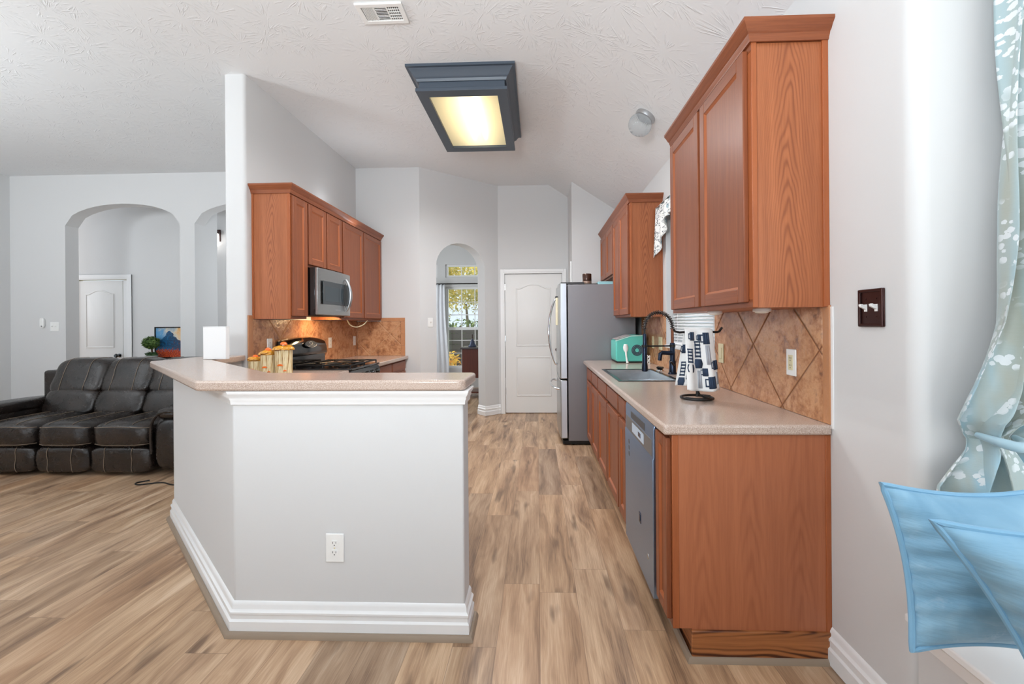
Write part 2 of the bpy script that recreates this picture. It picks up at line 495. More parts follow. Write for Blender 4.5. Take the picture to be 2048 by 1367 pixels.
M_stitch = plain('tan_stitching', rgb(136, 118, 100), 0.7)

# ================================================================== THE SETTING
ZC, SL, XK, XW = 3.3225, 0.664, 0.174, 1.12
def slope_z(x): return ZC if x < XK else ZC - SL * (x - XK)
struct(MB().box(-9.3, 2.0, -6.2, 9.1, -0.08, 0).build('floor', M_floor))
struct(MB().extr([(-9.3, ZC), (XK, ZC), (XW + 0.02, slope_z(XW + 0.02)), (XW + 0.02, slope_z(XW + 0.02) + 0.1), (XK, ZC + 0.1), (-9.3, ZC + 0.1)],
    (0, -6.2, 0), (1, 0, 0), (0, 0, 1), (0, 15.3, 0)).build('ceiling', M_ceil))
struct(MB().box(XW + 0.02, 1.9, -1.2, 1.5, 2.60, 2.70).build('ceiling_bay', M_ceil))

# right wall with the sink window, rounded drywall corner at the bay recess
ZR = slope_z(XW) + 0.02
WY0, WY1, WZ0, WZ1 = 2.80, 3.84, 1.12, 2.26
struct(MB().holed((XW, 1.40, 0), (0, 1, 0), (0, 0, 1), (0.15, 0, 0), 5.10, ZR, WY0 - 1.40, WY1 - 1.40, WZ0, WZ1).build('wall_right', M_wall))
def arc(cx, cy, r, a0, a1, n=6):
    return [(cx + r * math.cos(math.radians(a0 + (a1 - a0) * i / n)), cy + r * math.sin(math.radians(a0 + (a1 - a0) * i / n))) for i in range(n + 1)]
struct(MB().prism(arc(1.165, 1.375, 0.045, 180, 270) + [(1.78, 1.33), (1.78, 1.48), (1.20, 1.48), (1.20, 1.40), (1.12, 1.40)], 0, 2.70).build('wall_bay_side', M_wall, ang=60))
struct(MB().prism([(1.12, -1.05), (1.78, -1.05), (1.78, -0.9), (1.165, -0.9), (1.12, -0.945)], 0, 2.70).build('wall_bay_near', M_wall))
struct(MB().holed((1.64, -0.95, 0), (0, 1, 0), (0, 0, 1), (0.12, 0, 0), 2.35, 2.70, 0.15, 2.15, 0.55, 2.45).build('wall_bay_window', M_wall))
struct(MB().box(XW, 1.27, -6.15, -0.95, 0, ZR).build('wall_right_rear', M_wall))
# rear wall with its two windows
rw = MB()
for x0, x1 in ((-9.2, -6.0), (-3.2, -2.0), (0.8, 1.2)): rw.box(x0, x1, -6.15, -6.0, 0, ZC)
for x0, x1 in ((-6.0, -3.2), (-2.0, 0.8)):
    rw.box(x0, x1, -6.15, -6.0, 0, 0.35); rw.box(x0, x1, -6.15, -6.0, 2.55, ZC)
struct(rw.build('wall_rear', M_wall))
struct(MB().box(-7.15, -7.0, -6.15, 5.577, 0, ZC).build('wall_living_left', M_wall))
# kitchen wall that carries the left cupboards (rounded end)
LX = -2.3266
struct(MB().prism(arc(-2.475, 3.442, 0.025, 180, 270, 4) + arc(LX - 0.025, 3.442, 0.025, 270, 360, 4) + [(LX, 5.70), (-2.50, 5.70)], 0, ZC).build('wall_left', M_wall, ang=60))
BX, BY = -1.502, 5.55
struct(MB().box(LX - 0.02, BX, BY, BY + 0.14, 0, ZC).build('wall_back', M_wall))
# angled wall with the narrow arched opening
AD = Vector((0.753, 0.658, 0)); AD.normalize(); AN = Vector((-AD.y, AD.x, 0))
AL = math.hypot(-0.569 - BX, 6.365 - BY)
def arch_pts(a, b, zs, rise, n=16):
    c = (a + b) / 2; h = (b - a) / 2
    return [(c - h * math.cos(PI * i / n), zs + rise * math.sin(PI * i / n)) for i in range(n + 1)]
a0, a1 = 0.232, 1.000
struct(MB().extr([(0, 0), (a0, 0)] + arch_pts(a0, a1, 2.08, 0.335) + [(a1, 0), (AL + 0.05, 0), (AL + 0.05, ZC), (0, ZC)],
    (BX, BY, 0), AD, (0, 0, 1), AN * 0.18).build('wall_arch', M_wall))
# door wall, alcove wall
DX0, DX1, DY = -0.4727, 0.355, 6.365
struct(MB().extr([(-0.62, 0), (DX0 - 0.012, 0), (DX0 - 0.012, 2.045), (DX1 + 0.012, 2.045), (DX1 + 0.012, 0), (0.5, 0), (0.5, slope_z(0.5) + 0.03), (XK, ZC), (-0.62, ZC)],
    (0, DY, 0), (1, 0, 0), (0, 0, 1), (0, 0.13, 0)).build('wall_door', M_wall))
struct(MB().extr([(0.45, 0), (1.13, 0), (1.13, slope_z(1.13) + .02), (0.45, slope_z(0.45) + .02)], (0, 5.665, 0), (1, 0, 0), (0, 0, 1), (0, 0.72, 0)).build('wall_alcove', M_wall))
# living room far wall with two wide arches
LY = 5.577
def arch2(a, b): 
    return [(a, 0)] + [(a + (b - a) * i / 16, 2.655 + 0.275 * math.sin(math.acos(max(-1, min(1, 1 - 2 * i / 16))) ) ** 1.0) for i in range(17)] + [(b, 0)]
struct(MB().extr([(-7.1, 0)] + arch2(-6.24, -4.68) + arch2(-4.48, -2.92) + [(-2.45, 0), (-2.45, ZC), (-7.1, ZC)], (0, LY, 0), (1, 0, 0), (0, 0, 1), (0, 0.17, 0)).build('wall_living_far', M_wall))
struct(MB().box(-4.67, -4.48, LY + 0.17, 5.98, 0, ZC).build('wall_hall_stub', M_wall))
FY = 6.62
FDX0, FDX1 = -7.25, -6.40
struct(MB().extr([(-9.2, 0), (FDX0, 0), (FDX0, 2.05), (FDX1, 2.05), (FDX1, 0), (-3.0, 0), (-3.0, ZC), (-9.2, ZC)], (0, FY, 0), (1, 0, 0), (0, 0, 1), (0, 0.12, 0)).build('wall_foyer', M_wall))
struct(MB().box(-9.2, -9.05, LY, FY, 0, ZC).build('wall_foyer_left', M_wall))
# dining room beyond the arch
struct(MB().box(-3.05, -2.93, 5.74, 9.0, 0, ZC).build('wall_dining_left', M_wall))
struct(MB().box(0.6, 0.75, 6.4, 9.0, 0, ZC).build('wall_dining_right', M_wall))
QX0, QX1 = -1.90, -0.70
dw = MB()
dw.box(-2.95, -2.07 - 0.83, 9.0, 9.14, 0, ZC); dw.box(-2.07, QX0, 9.0, 9.14, 0, ZC); dw.box(QX1, 0.7, 9.0, 9.14, 0, ZC)
for a, b in ((-2.90, -2.07), (QX0, QX1)):
    dw.box(a, b, 9.0, 9.14, 0, 0.40); dw.box(a, b, 9.0, 9.14, 2.08, 2.28); dw.box(a, b, 9.0, 9.14, 2.55, ZC)
struct(dw.build('wall_dining_far', M_wall))

# half wall of the breakfast bar
PY, PXL, PXR = 1.8246, -1.3035, -0.315
PONY = [(-2.50, 3.41), (-2.484, 2.895), (PXL, PY), (PXR, PY), (PXR, 1.955), (-1.255, 1.955), (-2.36, 2.96), (-2.36, 3.41)]
struct(MB().prism(PONY, 0, 1.0325).build('wall_island', M_wall, bevel=0.008, seg=3))
base_prof = [(0, 0), (0.021, 0), (0.021, 0.056), (0.016, 0.062), (0.014, 0.064), (0.014, 0.082), (0.018, 0.086), (0.018, 0.094), (0.010, 0.102), (0.009, 0.104), (0.009, 0.120), (0.003, 0.132), (0, 0.134)]
shoe_prof = [(0, 0), (0.018, 0), (0.016, 0.012), (0.009, 0.020), (0, 0.022)]
ipath = [(-2.50, 3.40), (-2.484, 2.895), (PXL, PY), (PXR, PY), (PXR, 1.955)]
struct(MB().sweep(base_prof, ipath, 0.004).build('baseboard_island', M_trim))
ipath2 = [(-2.523, 3.40), (-2.507, 2.886), (PXL - 0.009, PY - 0.0215), (PXR + 0.0215, PY - 0.0215), (PXR + 0.0215, 1.955)]
struct(MB().sweep(shoe_prof, ipath2, 0).build('trim_1', M_shoe))
crown_prof = [(0, 0), (0.009, 0.004), (0.011, 0.020), (0.015, 0.028), (0.015, 0.036), (0.022, 0.046), (0.026, 0.058), (0.026, 0.0625), (0, 0.0625)]
struct(MB().sweep(crown_prof, ipath, 0.970).build('trim_2', M_trim))
struct(MB().sweep(base_prof, [(XW, 1.72), (XW, 1.375)], 0.004).build('baseboard_right', M_trim))
jr = Vector((BX, BY, 0)) + AD * a1
je = jr + AN * 0.18
struct(MB().sweep(base_prof, [(je.x, je.y), (jr.x, jr.y), (-0.569, DY - 0.001), (-0.545, DY - 0.001)], 0.004).build('baseboard_arch', M_trim))
struct(MB().sweep(shoe_prof, [(XW - 0.005, 1.714), (0.585, 1.714), (0.585, 4.6)][::-1], 0).build('trim_3', M_shoe))

# ---- doors of the house (structure)
def panel_door(name, x0, x1, h, y, label=None):
    """two-panel arch-top door, front face at y facing -Y"""
    W = x1 - x0
    o = struct(MB().box(x0, x1, y, y + 0.035, 0.012, h).build(name, M_door, bevel=0.002), label)
    st, zc = 0.155 * W / 0.82, 0.60
    pa, pb = x0 + st, x1 - st
    def outline(i, kind):
        a, b = pa + i, pb - i
        if kind == 'low': return [(a, 0.25 + i), (b, 0.25 + i), (b, 0.83 - i), (a, 0.83 - i)]
        top, rise, n = h - 0.205 - i, 0.060, 22
        pts = [(a, 0.98 + i), (b, 0.98 + i)]
        for k in range(n + 1):
            f = 1 - k / n; q = abs(2 * f - 1)
            pts.append((a + (b - a) * f, top + rise * (0.5 + 0.5 * math.cos(PI * min(1, (q * 1.10) ** 1.35))) ))
        return pts
    for kind in ('low', 'up'):
        pm = MB()
        prof = [(0.0, 0.0), (0.006, -0.007), (0.014, -0.007), (0.022, 0.004), (0.034, 0.006)]
        rings = [outline(i, kind) for i, d in prof]
        nn = len(rings[0])
        V = [(p[0], y - 0.0005 - (0.007 + d if False else 0) - max(0, 0), p[1]) for r in rings for p in r]
        V = []
        for (i, d), r in zip([(0.0, 0.0), (0.006, 0.009), (0.016, 0.009), (0.022, 0.003), (0.05, 0.009)], [outline(i, kind) for i in (0, 0.006, 0.016, 0.022, 0.05)]):
            V += [(p[0], y - d, p[1]) for p in r]
        F = []
        for k in range(4):
            for i in range(nn):
                j = (i + 1) % nn
                F.append((k * nn + i, k * nn + j, (k + 1) * nn + j, (k + 1) * nn + i))
        F.append(tuple(range(4 * nn, 5 * nn)))
        F.append(tuple(range(nn))[::-1])
        pm.add(V, F)
        pm.build('door_panel', M_door, o, ang=25)
    return o
d1 = panel_door('door_1', DX0, DX1, 2.035, DY + 0.018)
for hz in (0.28, 1.05, 1.80): MB().box(DX0 - 0.006, DX0 + 0.006, DY + 0.006, DY + 0.018, hz, hz + 0.09).build('hinge', M_nickel, d1)
MB().lathe([(0.028, 0), (0.030, 0.008), (0.012, 0.012), (0.012, 0.035), (0.026, 0.045), (0.030, 0.062), (0.020, 0.075)], (DX1 - 0.07, DY + 0.016, 0.93), (0, -1, 0), 20).build('door_knob', M_bronze, d1)
cas = [(0, 0), (0.058, 0), (0.058, 0.018), (0.045, 0.018), (0.040, 0.012), (0.012, 0.009), (0.0, 0.006)]
def casing(name, x0, x1, h, y, w=0.062):
    m = MB()
    for k, (t, a) in enumerate(((0.016, 0.0), (0.022, 0.020))):
        b0 = w - a
        m.box(x0 - w, x0 - a, y - t, y, 0, h + w); m.box(x1 + a, x1 + w, y - t, y, 0, h + w)
        m.box(x0 - a, x1 + a, y - t, y, h + a, h + w)
    return struct(m.build(name, M_trim, bevel=0.003))
casing('trim_4', DX0 - 0.004, DX1 + 0.004, 2.04, DY)
d2 = panel_door('door_2', FDX0 + 0.01, FDX1 - 0.10, 2.035, FY + 0.02)
MB().lathe([(0.028, 0), (0.030, 0.008), (0.012, 0.012), (0.012, 0.035), (0.028, 0.045), (0.033, 0.062), (0.020, 0.078)], (FDX1 - 0.155, FY + 0.02, 0.86), (0, -1, 0), 20).build('door_knob', M_black, d2)
struct(MB().box(FDX1 - 0.09, FDX1 - 0.002, FY + 0.02, FY + 0.05, 0.01, 2.04).build('trim_5', M_trim, bevel=0.002))
struct(MB().box(0.432, 0.4495, 5.72, 5.79, 0, 2.12).build('trim_12', M_trim, bevel=0.003))
casing('trim_6', FDX0, FDX1, 2.05, FY, 0.075)

# ---- windows
def muntin_window(name, x0, x1, z0, z1, y, nx, nz, fr=0.045, mu=0.016, rail=None):
    o = struct(MB().box(x0, x0 + fr, y, y + 0.07, z0, z1).box(x1 - fr, x1, y, y + 0.07, z0, z1).box(x0 + fr, x1 - fr, y, y + 0.07, z0, z0 + fr).box(x0 + fr, x1 - fr, y, y + 0.07, z1 - fr, z1).build(name, M_trim, bevel=0.003))
    g = MB()
    for i in range(1, nx):
        x = x0 + fr + (x1 - x0 - 2 * fr) * i / nx; g.box(x - mu / 2, x + mu / 2, y + 0.022, y + 0.042, z0 + fr, z1 - fr)
    for i in range(1, nz):
        z = z0 + fr + (z1 - z0 - 2 * fr) * i / nz; g.box(x0 + fr, x1 - fr, y + 0.024, y + 0.040, z - mu / 2, z + mu / 2)
    if rail: g.box(x0 + fr, x1 - fr, y + 0.005, y + 0.05, rail - 0.028, rail + 0.028)
    if g.v: g.build('muntin', M_trim, o)
    MB().box(x0 + fr, x1 - fr, y + 0.044, y + 0.048, z0 + fr, z1 - fr).build('pane', M_glass, o)
    return o
muntin_window('window_2', QX0, QX1, 0.40, 2.08, 9.03, 4, 6, rail=1.22)
muntin_window('window_3', QX0, QX1, 2.28, 2.55, 9.03, 4, 1)
muntin_window('window_4', -2.90, -2.07, 2.28, 2.55, 9.03, 3, 1)
muntin_window('window_5', -2.90, -2.07, 0.40, 2.08, 9.03, 3, 6, rail=1.22)
muntin_window('window_6', -6.0, -3.2, 0.35, 2.55, -6.14, 4, 2)
muntin_window('window_7', -2.0, 0.8, 0.35, 2.55, -6.14, 4, 2)
def side_window(name, x, y0, y1, z0, z1, d, ny=1, fr=0.045):
    o = struct(MB().holed((x, y0, z0), (0, 1, 0), (0, 0, 1), (d, 0, 0), y1 - y0, z1 - z0, fr, y1 - y0 - fr, fr, z1 - z0 - fr).build(name, M_trim, bevel=0.003))
    MB().box(x + d * 0.5, x + d * 0.5 + 0.004, y0 + fr, y1 - fr, z0 + fr, z1 - fr).build('pane', M_glass, o)
    g = MB()
    g.box(x + 0.01, x + d - 0.01, y0 + fr, y1 - fr, (z0 + z1) / 2 - 0.025, (z0 + z1) / 2 + 0.025)
    g.build('sash_rail', M_trim, o)
    return o
side_window('window_1', 1.215, WY0, WY1, WZ0, WZ1, 0.05)
side_window('window_8', 1.665, -0.80, 1.20, 0.55, 2.45, 0.06)

# ================================================================== KITCHEN, RIGHT SIDE
def front(parent, name, xf, y0, y1, z0, z1, side=-1, fw=0.055, t=0.020, flat=False, label=None):
    """cupboard door / drawer front on the plane x = xf, facing side (-1: -X, +1: +X)"""
    o = (xf, y0, z0); W = y1 - y0; H = z1 - z0; s = side
    m = MB()
    if flat:
        m.obox((xf, y0, z0), (s * t, 0, 0), (0, W, 0), (0, 0, H), 1)
        r = m.build(name, [M_oak, M_oak_h], parent, bevel=0.005)
    else:
        fv = fw
        m.obox((xf, y0, z0), (s * t, 0, 0), (0, fv, 0), (0, 0, H), 0)
        m.obox((xf, y1 - fv, z0), (s * t, 0, 0), (0, fv, 0), (0, 0, H), 0)
        m.obox((xf, y0 + fv, z0), (s * t, 0, 0), (0, W - 2 * fv, 0), (0, 0, fv), 1)
        m.obox((xf, y0 + fv, z1 - fv), (s * t, 0, 0), (0, W - 2 * fv, 0), (0, 0, fv), 1)
        r = m.build(name, [M_oak, M_oak_h], parent, bevel=0.003)
        p = MB()
        a0, a1, b0, b1 = y0 + fv, y1 - fv, z0 + fv, z1 - fv
        d0, d1, ins = xf + s * (t - 0.002), xf + s * (t - 0.010), 0.010
        V = [(d0, a0, b0), (d0, a1, b0), (d0, a1, b1), (d0, a0, b1), (d1, a0 + ins, b0 + ins), (d1, a1 - ins, b0 + ins), (d1, a1 - ins, b1 - ins), (d1, a0 + ins, b1 - ins)]
        p.add(V, [(0, 1, 5, 4), (1, 2, 6, 5), (2, 3, 7, 6), (3, 0, 4, 7)], 1)
        p.add(V[4:], [(0, 1, 2, 3)], 0)
        p.build('door_panel', [M_oak, M_oak_edge], r, ang=20)
    if label: r['label'] = label
    return r

CROWN = [(0.0, 0.0), (0.010, 0.0), (0.012, 0.010), (0.016, 0.018), (0.018, 0.026), (0.026, 0.032), (0.034, 0.046), (0.043, 0.056), (0.046, 0.060), (0.046, 0.072), (0, 0.072)]
ZB, ZT = 1.365, 2.4575
def upper_right(name, label, y0, y1, doors, zb=ZB, end=True, zd=None, xf=0.832, near_crown=True):
    t = thing(name, label, 'wall cabinet', (0.976, y0, zb), 'oak wall cabinets on the right wall')
    c = MB()
    c.box(xf + 0.018, XW, y0 + 0.004, y1, zb, ZT - 0.06, 0)
    c.build('cabinet_body', M_oak_end, t)
    f = MB()      # face frame
    ys = [y0 + 0.0, y0 + 0.03] + [] 
    f.box(xf, xf + 0.018, y0, y1, zb, zb + 0.03, 1).box(xf, xf + 0.018, y0, y1, ZT - 0.10, ZT - 0.06, 1)
    f.box(xf, xf + 0.018, y0, y0 + 0.035, zb + 0.03, ZT - 0.10, 0).box(xf, xf + 0.018, y1 - 0.035, y1, zb + 0.03, ZT - 0.10, 0)
    for a, b in zip(doors[:-1], doors[1:]):
        q = (a[1] + b[0]) / 2; f.box(xf, xf + 0.018, q - 0.022, q + 0.022, zb + 0.03, ZT - 0.10, 0)
    f.build('face_frame', [M_oak_edge, M_oak_h], t, bevel=0.002)
    if end:
        e = MB()
        e.box(xf, xf + 0.020, y0 - 0.003, y0 + 0.004, zb, ZT - 0.06, 0)
        e.box(XW - 0.022, XW, y0 - 0.006, y0 + 0.004, zb, ZT - 0.06, 0)
        e.box(xf + 0.02, XW - 0.022, y0 - 0.005, y0 + 0.004, ZT - 0.072, ZT - 0.06, 1)
        e.build('edge_strip', [M_oak_edge, M_oak_h], t, bevel=0.002)
    for a, b in doors:
        front(t, 'cabinet_door', xf, a, b, zb + 0.022, ZT - 0.085)
    path = [(xf, y1), (xf, y0), (XW, y0)] if near_crown else [(xf, y1), (xf, y0)]
    MB().sweep(CROWN, path, ZT - 0.072).build('crown_moulding', M_oak_h, t)
    return t
Y0 = 1.7185
upper_right('wall_cabinet', 'large two-door oak wall cabinet in right foreground above tiled splashback and light switches', Y0, 2.715, [(Y0 + 0.028, 2.205), (2.235, 2.69)])
upper_right('wall_cabinet', 'two-door oak wall cabinet above turquoise ice maker, between sink window and refrigerator', 3.942, 4.752, [(3.965, 4.375), (4.395, 4.735)])
upper_right('wall_cabinet', 'short oak cabinet with two small doors directly above the refrigerator', 4.755, 5.655, [(4.775, 5.20), (5.22, 5.64)], zb=1.82, end=False, near_crown=False)
for px, py, nm in ((0.955, 1.896, 'nearer of the two white puck lights under large foreground wall cabinet'), (0.90, 2.252, 'farther of the two white puck lights under large foreground wall cabinet')):
    p = thing('puck_light', nm, 'light', (px, py, ZB), 'puck lights under the right wall cabinet')
    MB().lathe([(0.034, 0.0), (0.036, -0.004), (0.036, -0.012), (0.028, -0.014)], (px, py, ZB), (0, 0, 1), 24).build('housing', M_white, p)
    MB().lathe([(0.027, -0.0135), (0.026, -0.017), (0.016, -0.020), (0.002, -0.021)], (px, py, ZB), (0, 0, 1), 24).build('lens', plain('frosted_lens', rgb(236, 232, 222), 0.3), p)

# splashback tiles (right), bordered strip at its near edge
M_tile_r = tile_mat('slate_tile_right', XW + 2.021, 0.930, jc=(138, 90, 60))
M_tile_b = plain('slate_border_tile', rgb(188, 132, 92), 0.32, bump=(26, 0.5, 0.010))
sb = MB()
sb.box(XW - 0.009, XW, Y0 + 0.03, WY0 - 0.012, 0.914, ZB + 0.006, 0)
sb.box(XW - 0.009, XW, Y0 - 0.012, Y0 + 0.0285, 0.914, ZB + 0.006, 1)
sb.box(XW - 0.009, XW, WY0 - 0.012, WY1 + 0.012, 0.914, WZ0 - 0.004, 0)
sb.box(XW - 0.009, XW, WY1 + 0.012, 4.72, 0.914, ZB + 0.006, 0)
struct(sb.build('trim_7', [M_tile_r, M_tile_b], bevel=0.002))
struct(MB().box(XW - 0.004, XW, Y0 - 0.024, Y0 - 0.010, 0.90, ZB).build('trim_8', M_trim))

# ---- base run
XF, XD = 0.518, 0.498
def base_unit(name, label, y0, y1, cells, end=None, top=0.873):
    t = thing(name, label, 'base cabinet', (0.82, y0, 0), 'oak base cabinets under the right worktop')
    MB().box(XF + 0.018, XW, y0 + (0.004 if end else 0), y1, 0.122, top).build('cabinet_body', M_oak_base, t)
    f = MB()
    f.box(XF, XF + 0.018, y0, y1, 0.122, 0.155, 1).box(XF, XF + 0.018, y0, y1, 0.845, 0.873, 1)
    f.box(XF, XF + 0.018, y0, y0 + 0.03, 0.155, 0.845, 0).box(XF, XF + 0.018, y1 - 0.03, y1, 0.155, 0.845, 0)
    for c in cells[1:]: f.box(XF, XF + 0.018, c[0] - 0.03, c[0] + 0.01, 0.155, 0.845, 0)
    if cells[0][2]: f.box(XF, XF + 0.018, y0 + 0.03, y1 - 0.03, 0.715, 0.765, 1)
    f.build('face_frame', [M_oak_edge, M_oak_h], t, bevel=0.002)
    MB().box(XF + 0.075, XF + 0.09, y0 + (0.0 if not end else 0.002), y1, 0.0, 0.122).build('toe_kick', M_oak_toe, t)
    for a, b, dr in cells:
        if dr:
            front(t, 'drawer_front', XF, a, b, 0.757, 0.857, flat=True)
            front(t, 'cabinet_door', XF, a, b, 0.150, 0.728)
        else:
            front(t, 'cabinet_door', XF, a, b, 0.150, 0.857, fw=0.045)
    return t
b0 = base_unit('base_cabinet', 'narrow end base cabinet with large oak side panel facing the camera', Y0, 1.905, [(Y0 + 0.012, 1.885, False)], end=True)
e = MB()
e.extr([(0.0, 0.122), (0.07, 0.122), (0.075, 0.112), (0.60, 0.105), (0.60, 0.873), (0.0, 0.873)], (XF, Y0, 0), (1, 0, 0), (0, 0, 1), (0, 0.006, 0), 0)
e.build('end_panel', M_oak_base, b0)
MB().box(XF - 0.001, XF + 0.024, Y0 - 0.003, Y0 + 0.003, 0.122, 0.873).build('edge_strip', M_oak_edge, b0, bevel=0.002)
MB().box(XW - 0.020, XW, Y0 - 0.004, Y0 + 0.003, 0.108, 0.873).build('edge_strip', M_oak_edge, b0, bevel=0.002)
MB().box(XF + 0.068, XW, Y0 - 0.010, Y0 + 0.004, 0.002, 0.118).build('toe_board', M_oak_toe, b0, bevel=0.004)
base_unit('base_cabinet', 'narrow base cabinet with one drawer just beyond the dishwasher', 2.515, 2.752, [(2.535, 2.738, True)])
base_unit('base_cabinet', 'oak sink base cabinet with two doors under the kitchen sink', 2.753, 3.673, [(2.770, 3.195, True), (3.225, 3.660, True)], top=0.70)
base_unit('base_cabinet', 'oak base cabinet with two drawers beside the refrigerator', 3.674, 4.665, [(3.690, 4.105, True), (4.135, 4.49, True)], top=0.70)

# ---- dishwasher
dwt = thing('dishwasher', 'stainless steel dishwasher built in between two oak base cabinets', 'dishwasher', (0.8, 1.905, 0))
MB().box(XF + 0.02, XW - 0.02, 1.908, 2.512, 0.10, 0.868).build('tub', plain('dishwasher_grey', rgb(92, 94, 98), 0.5), dwt)
dp = MB()
prof = [(0.537, 0.112), (0.493, 0.112), (0.493, 0.715), (0.497, 0.722), (0.497, 0.842), (0.502, 0.862), (0.537, 0.862)]
dp.extr([(p[0], p[1]) for p in prof], (0, 1.912, 0), (1, 0, 0), (0, 0, 1), (0, 0.596, 0))
dd = dp.build('door', M_steel_dw, dwt, bevel=0.003)
MB().box(0.4955, 0.500, 1.935, 2.488, 0.722, 0.795).build('control_panel', plain('control_strip_grey', rgb(122, 128, 134), 0.3, 0.6), dd, bevel=0.001)
MB().box(0.4945, 0.497, 2.08, 2.33, 0.735, 0.783).build('control_label', plain('pale_blue_label', rgb(196, 214, 232), 0.3), dd)
MB().box(0.4935, 0.4955, 2.14, 2.19, 0.748, 0.770).build('display', plain('display_navy', rgb(34, 46, 74), 0.2), dd)
hp = MB()
hp.box(0.4950, 0.4985, 2.06, 2.36, 0.803, 0.838)
hp.build('handle_pocket', plain('pocket_dark', rgb(84, 90, 98), 0.35, 0.6), dd, bevel=0.004)
MB().box(0.4905, 0.494, 2.135, 2.17, 0.335, 0.385).box(0.489, 0.4915, 2.142, 2.163, 0.345, 0.375).build('badge', plain('badge_slate', rgb(60, 72, 92), 0.25, 0.6), dd, bevel=0.002)
MB().lathe([(0.012, 0), (0.011, 0.002)], (0.493, 2.0, 0.25), (-1, 0, 0), 16).build('emblem', M_steel, dd)
fm = MB()
for k in range(3): fm.lathe([(0.014, 0), (0.012, 0.0012)], (0.493, 2.40, 0.665 - 0.033 * k), (-1, 0, 0), 12)
fm.build('fingerprint_marks', plain('smudge_grey', rgb(116, 122, 130), 0.5, 0.7), dd)
MB().box(XF + 0.06, XF + 0.075, 1.91, 2.51, 0.0, 0.105).build('kick_plate', M_blackm, dwt)

# ---- worktop with sink opening
SX0, SX1, SY0, SY1 = 0.560, 0.955, 2.985, 3.735
w = MB().holed((0.483, 1.703, 0.874), (1, 0, 0), (0, 1, 0), (0, 0, 0.040), XW - 0.483 - 0.0005, 4.678 - 1.703, SX0 - 0.483, SX1 - 0.483, SY0 - 1.703, SY1 - 1.703)
tag(w.build('worktop', M_stone, bevel=0.010, seg=3, merge=True), 'long beige solid surface worktop with sink on the right side', 'worktop')
sk = thing('kitchen_sink', 'stainless steel drop-in kitchen sink in the right worktop', 'sink', (0.757, 3.36, 0.914))
rim = MB().holed((SX0 - 0.018, SY0 - 0.018, 0.914), (1, 0, 0), (0, 1, 0), (0, 0, 0.004), SX1 - SX0 + 0.036, SY1 - SY0 + 0.036, 0.03, SX1 - SX0 + 0.006, 0.03, SY1 - SY0 + 0.006)
rim.build('rim', plain('sink_rim_dark_steel', rgb(92, 98, 102), 0.25, 0.9), sk, bevel=0.0015)
bo = MB()
x0, x1, y0, y1 = SX0 + 0.008, SX1 - 0.008, SY0 + 0.008, SY1 - 0.008
V = []
for i, z in ((0, 0.913), (0.004, 0.84), (0.010, 0.735), (0.04, 0.712)):
    V += [(x0 + i, y0 + i, z), (x1 - i, y0 + i, z), (x1 - i, y1 - i, z), (x0 + i, y1 - i, z)]
F = [(4 * k + i, 4 * k + (i + 1) % 4, 4 * k + 4 + (i + 1) % 4, 4 * k + 4 + i) for k in range(3) for i in range(4)] + [(12, 13, 14, 15)]
bo.add(V, F); bo.build('basin', M_sink, sk, ang=50)
MB().lathe([(0.055, 0.0), (0.052, 0.004), (0.030, 0.002), (0.005, 0.0)], (0.757, 3.36, 0.713), (0, 0, 1), 24).build('drain', M_chrome, sk)

# ---- spring faucet
fx, fy = 1.035, 3.40
ft = thing('faucet', 'dark spring pull-down kitchen faucet with high arched coil behind the sink', 'faucet', (fx, fy, 0.914))
MB().lathe([(0.034, 0.0), (0.034, 0.006), (0.026, 0.014), (0.024, 0.10), (0.019, 0.108), (0.019, 0.235), (0.016, 0.24)], (fx, fy, 0.914), (0, 0, 1), 24).build('body', M_navy, ft)
MB().tube([(fx, fy, 1.148), (fx, fy, 1.262)], 0.011, 12).build('riser', M_copper, ft)
arcp = []
R = 0.106; ax = fx - R
for i in range(29):
    a = PI * i / 28
    arcp.append((ax + R * math.cos(a), fy, 1.268 + 1.12 * R * math.sin(a)))
full = [(fx, fy, 1.225)] + arcp + [(fx - 2 * R, fy, 1.215)]
MB().tube(full, 0.0075, 10).build('hose', M_blackm, ft)
co = []
turns, N = 24, 24 * 12
dense = []
for i in range(N + 1):
    a = -0.12 + (PI + 0.24) * i / N
    c = Vector((ax + R * math.cos(a), fy, 1.268 + 1.12 * R * math.sin(a)))
    n1 = Vector((math.cos(a), 0, 1.12 * math.sin(a))).normalized(); n2 = Vector((0, 1, 0))
    th = 2 * PI * turns * i / N
    dense.append(c + (n1 * math.cos(th) + n2 * math.sin(th)) * 0.0155)
MB().tube(dense, 0.0030, 6).build('spring_coil', plain('coil_dark_chrome', rgb(92, 82, 78), 0.2, 0.9), ft)
MB().lathe([(0.013, 0.30), (0.015, 0.22), (0.019, 0.20), (0.019, 0.075), (0.023, 0.05), (0.023, 0.015), (0.018, 0.010)], (fx - 2 * R, fy, 0.925), (0, 0, 1), 20).build('spray_head', M_navy, ft)
MB().tube([(fx, fy, 1.130), (fx - 2 * R, fy, 1.130)], 0.006, 10).lathe([(0.024, -0.009), (0.024, 0.009)], (fx - 2 * R, fy, 1.13), (0, 0, 1), 20).lathe([(0.022, -0.009), (0.022, 0.009)], (fx, fy, 1.13), (0, 0, 1), 20).build('support_arm', M_blackm, ft)
MB().tube([(fx, fy - 0.01, 1.075), (fx - 0.085, fy - 0.02, 1.080), (fx - 0.098, fy - 0.022, 1.070), (fx - 0.104, fy - 0.022, 1.020)], [0.016, 0.016, 0.016, 0.014], 14).build('spout', M_navy, ft)
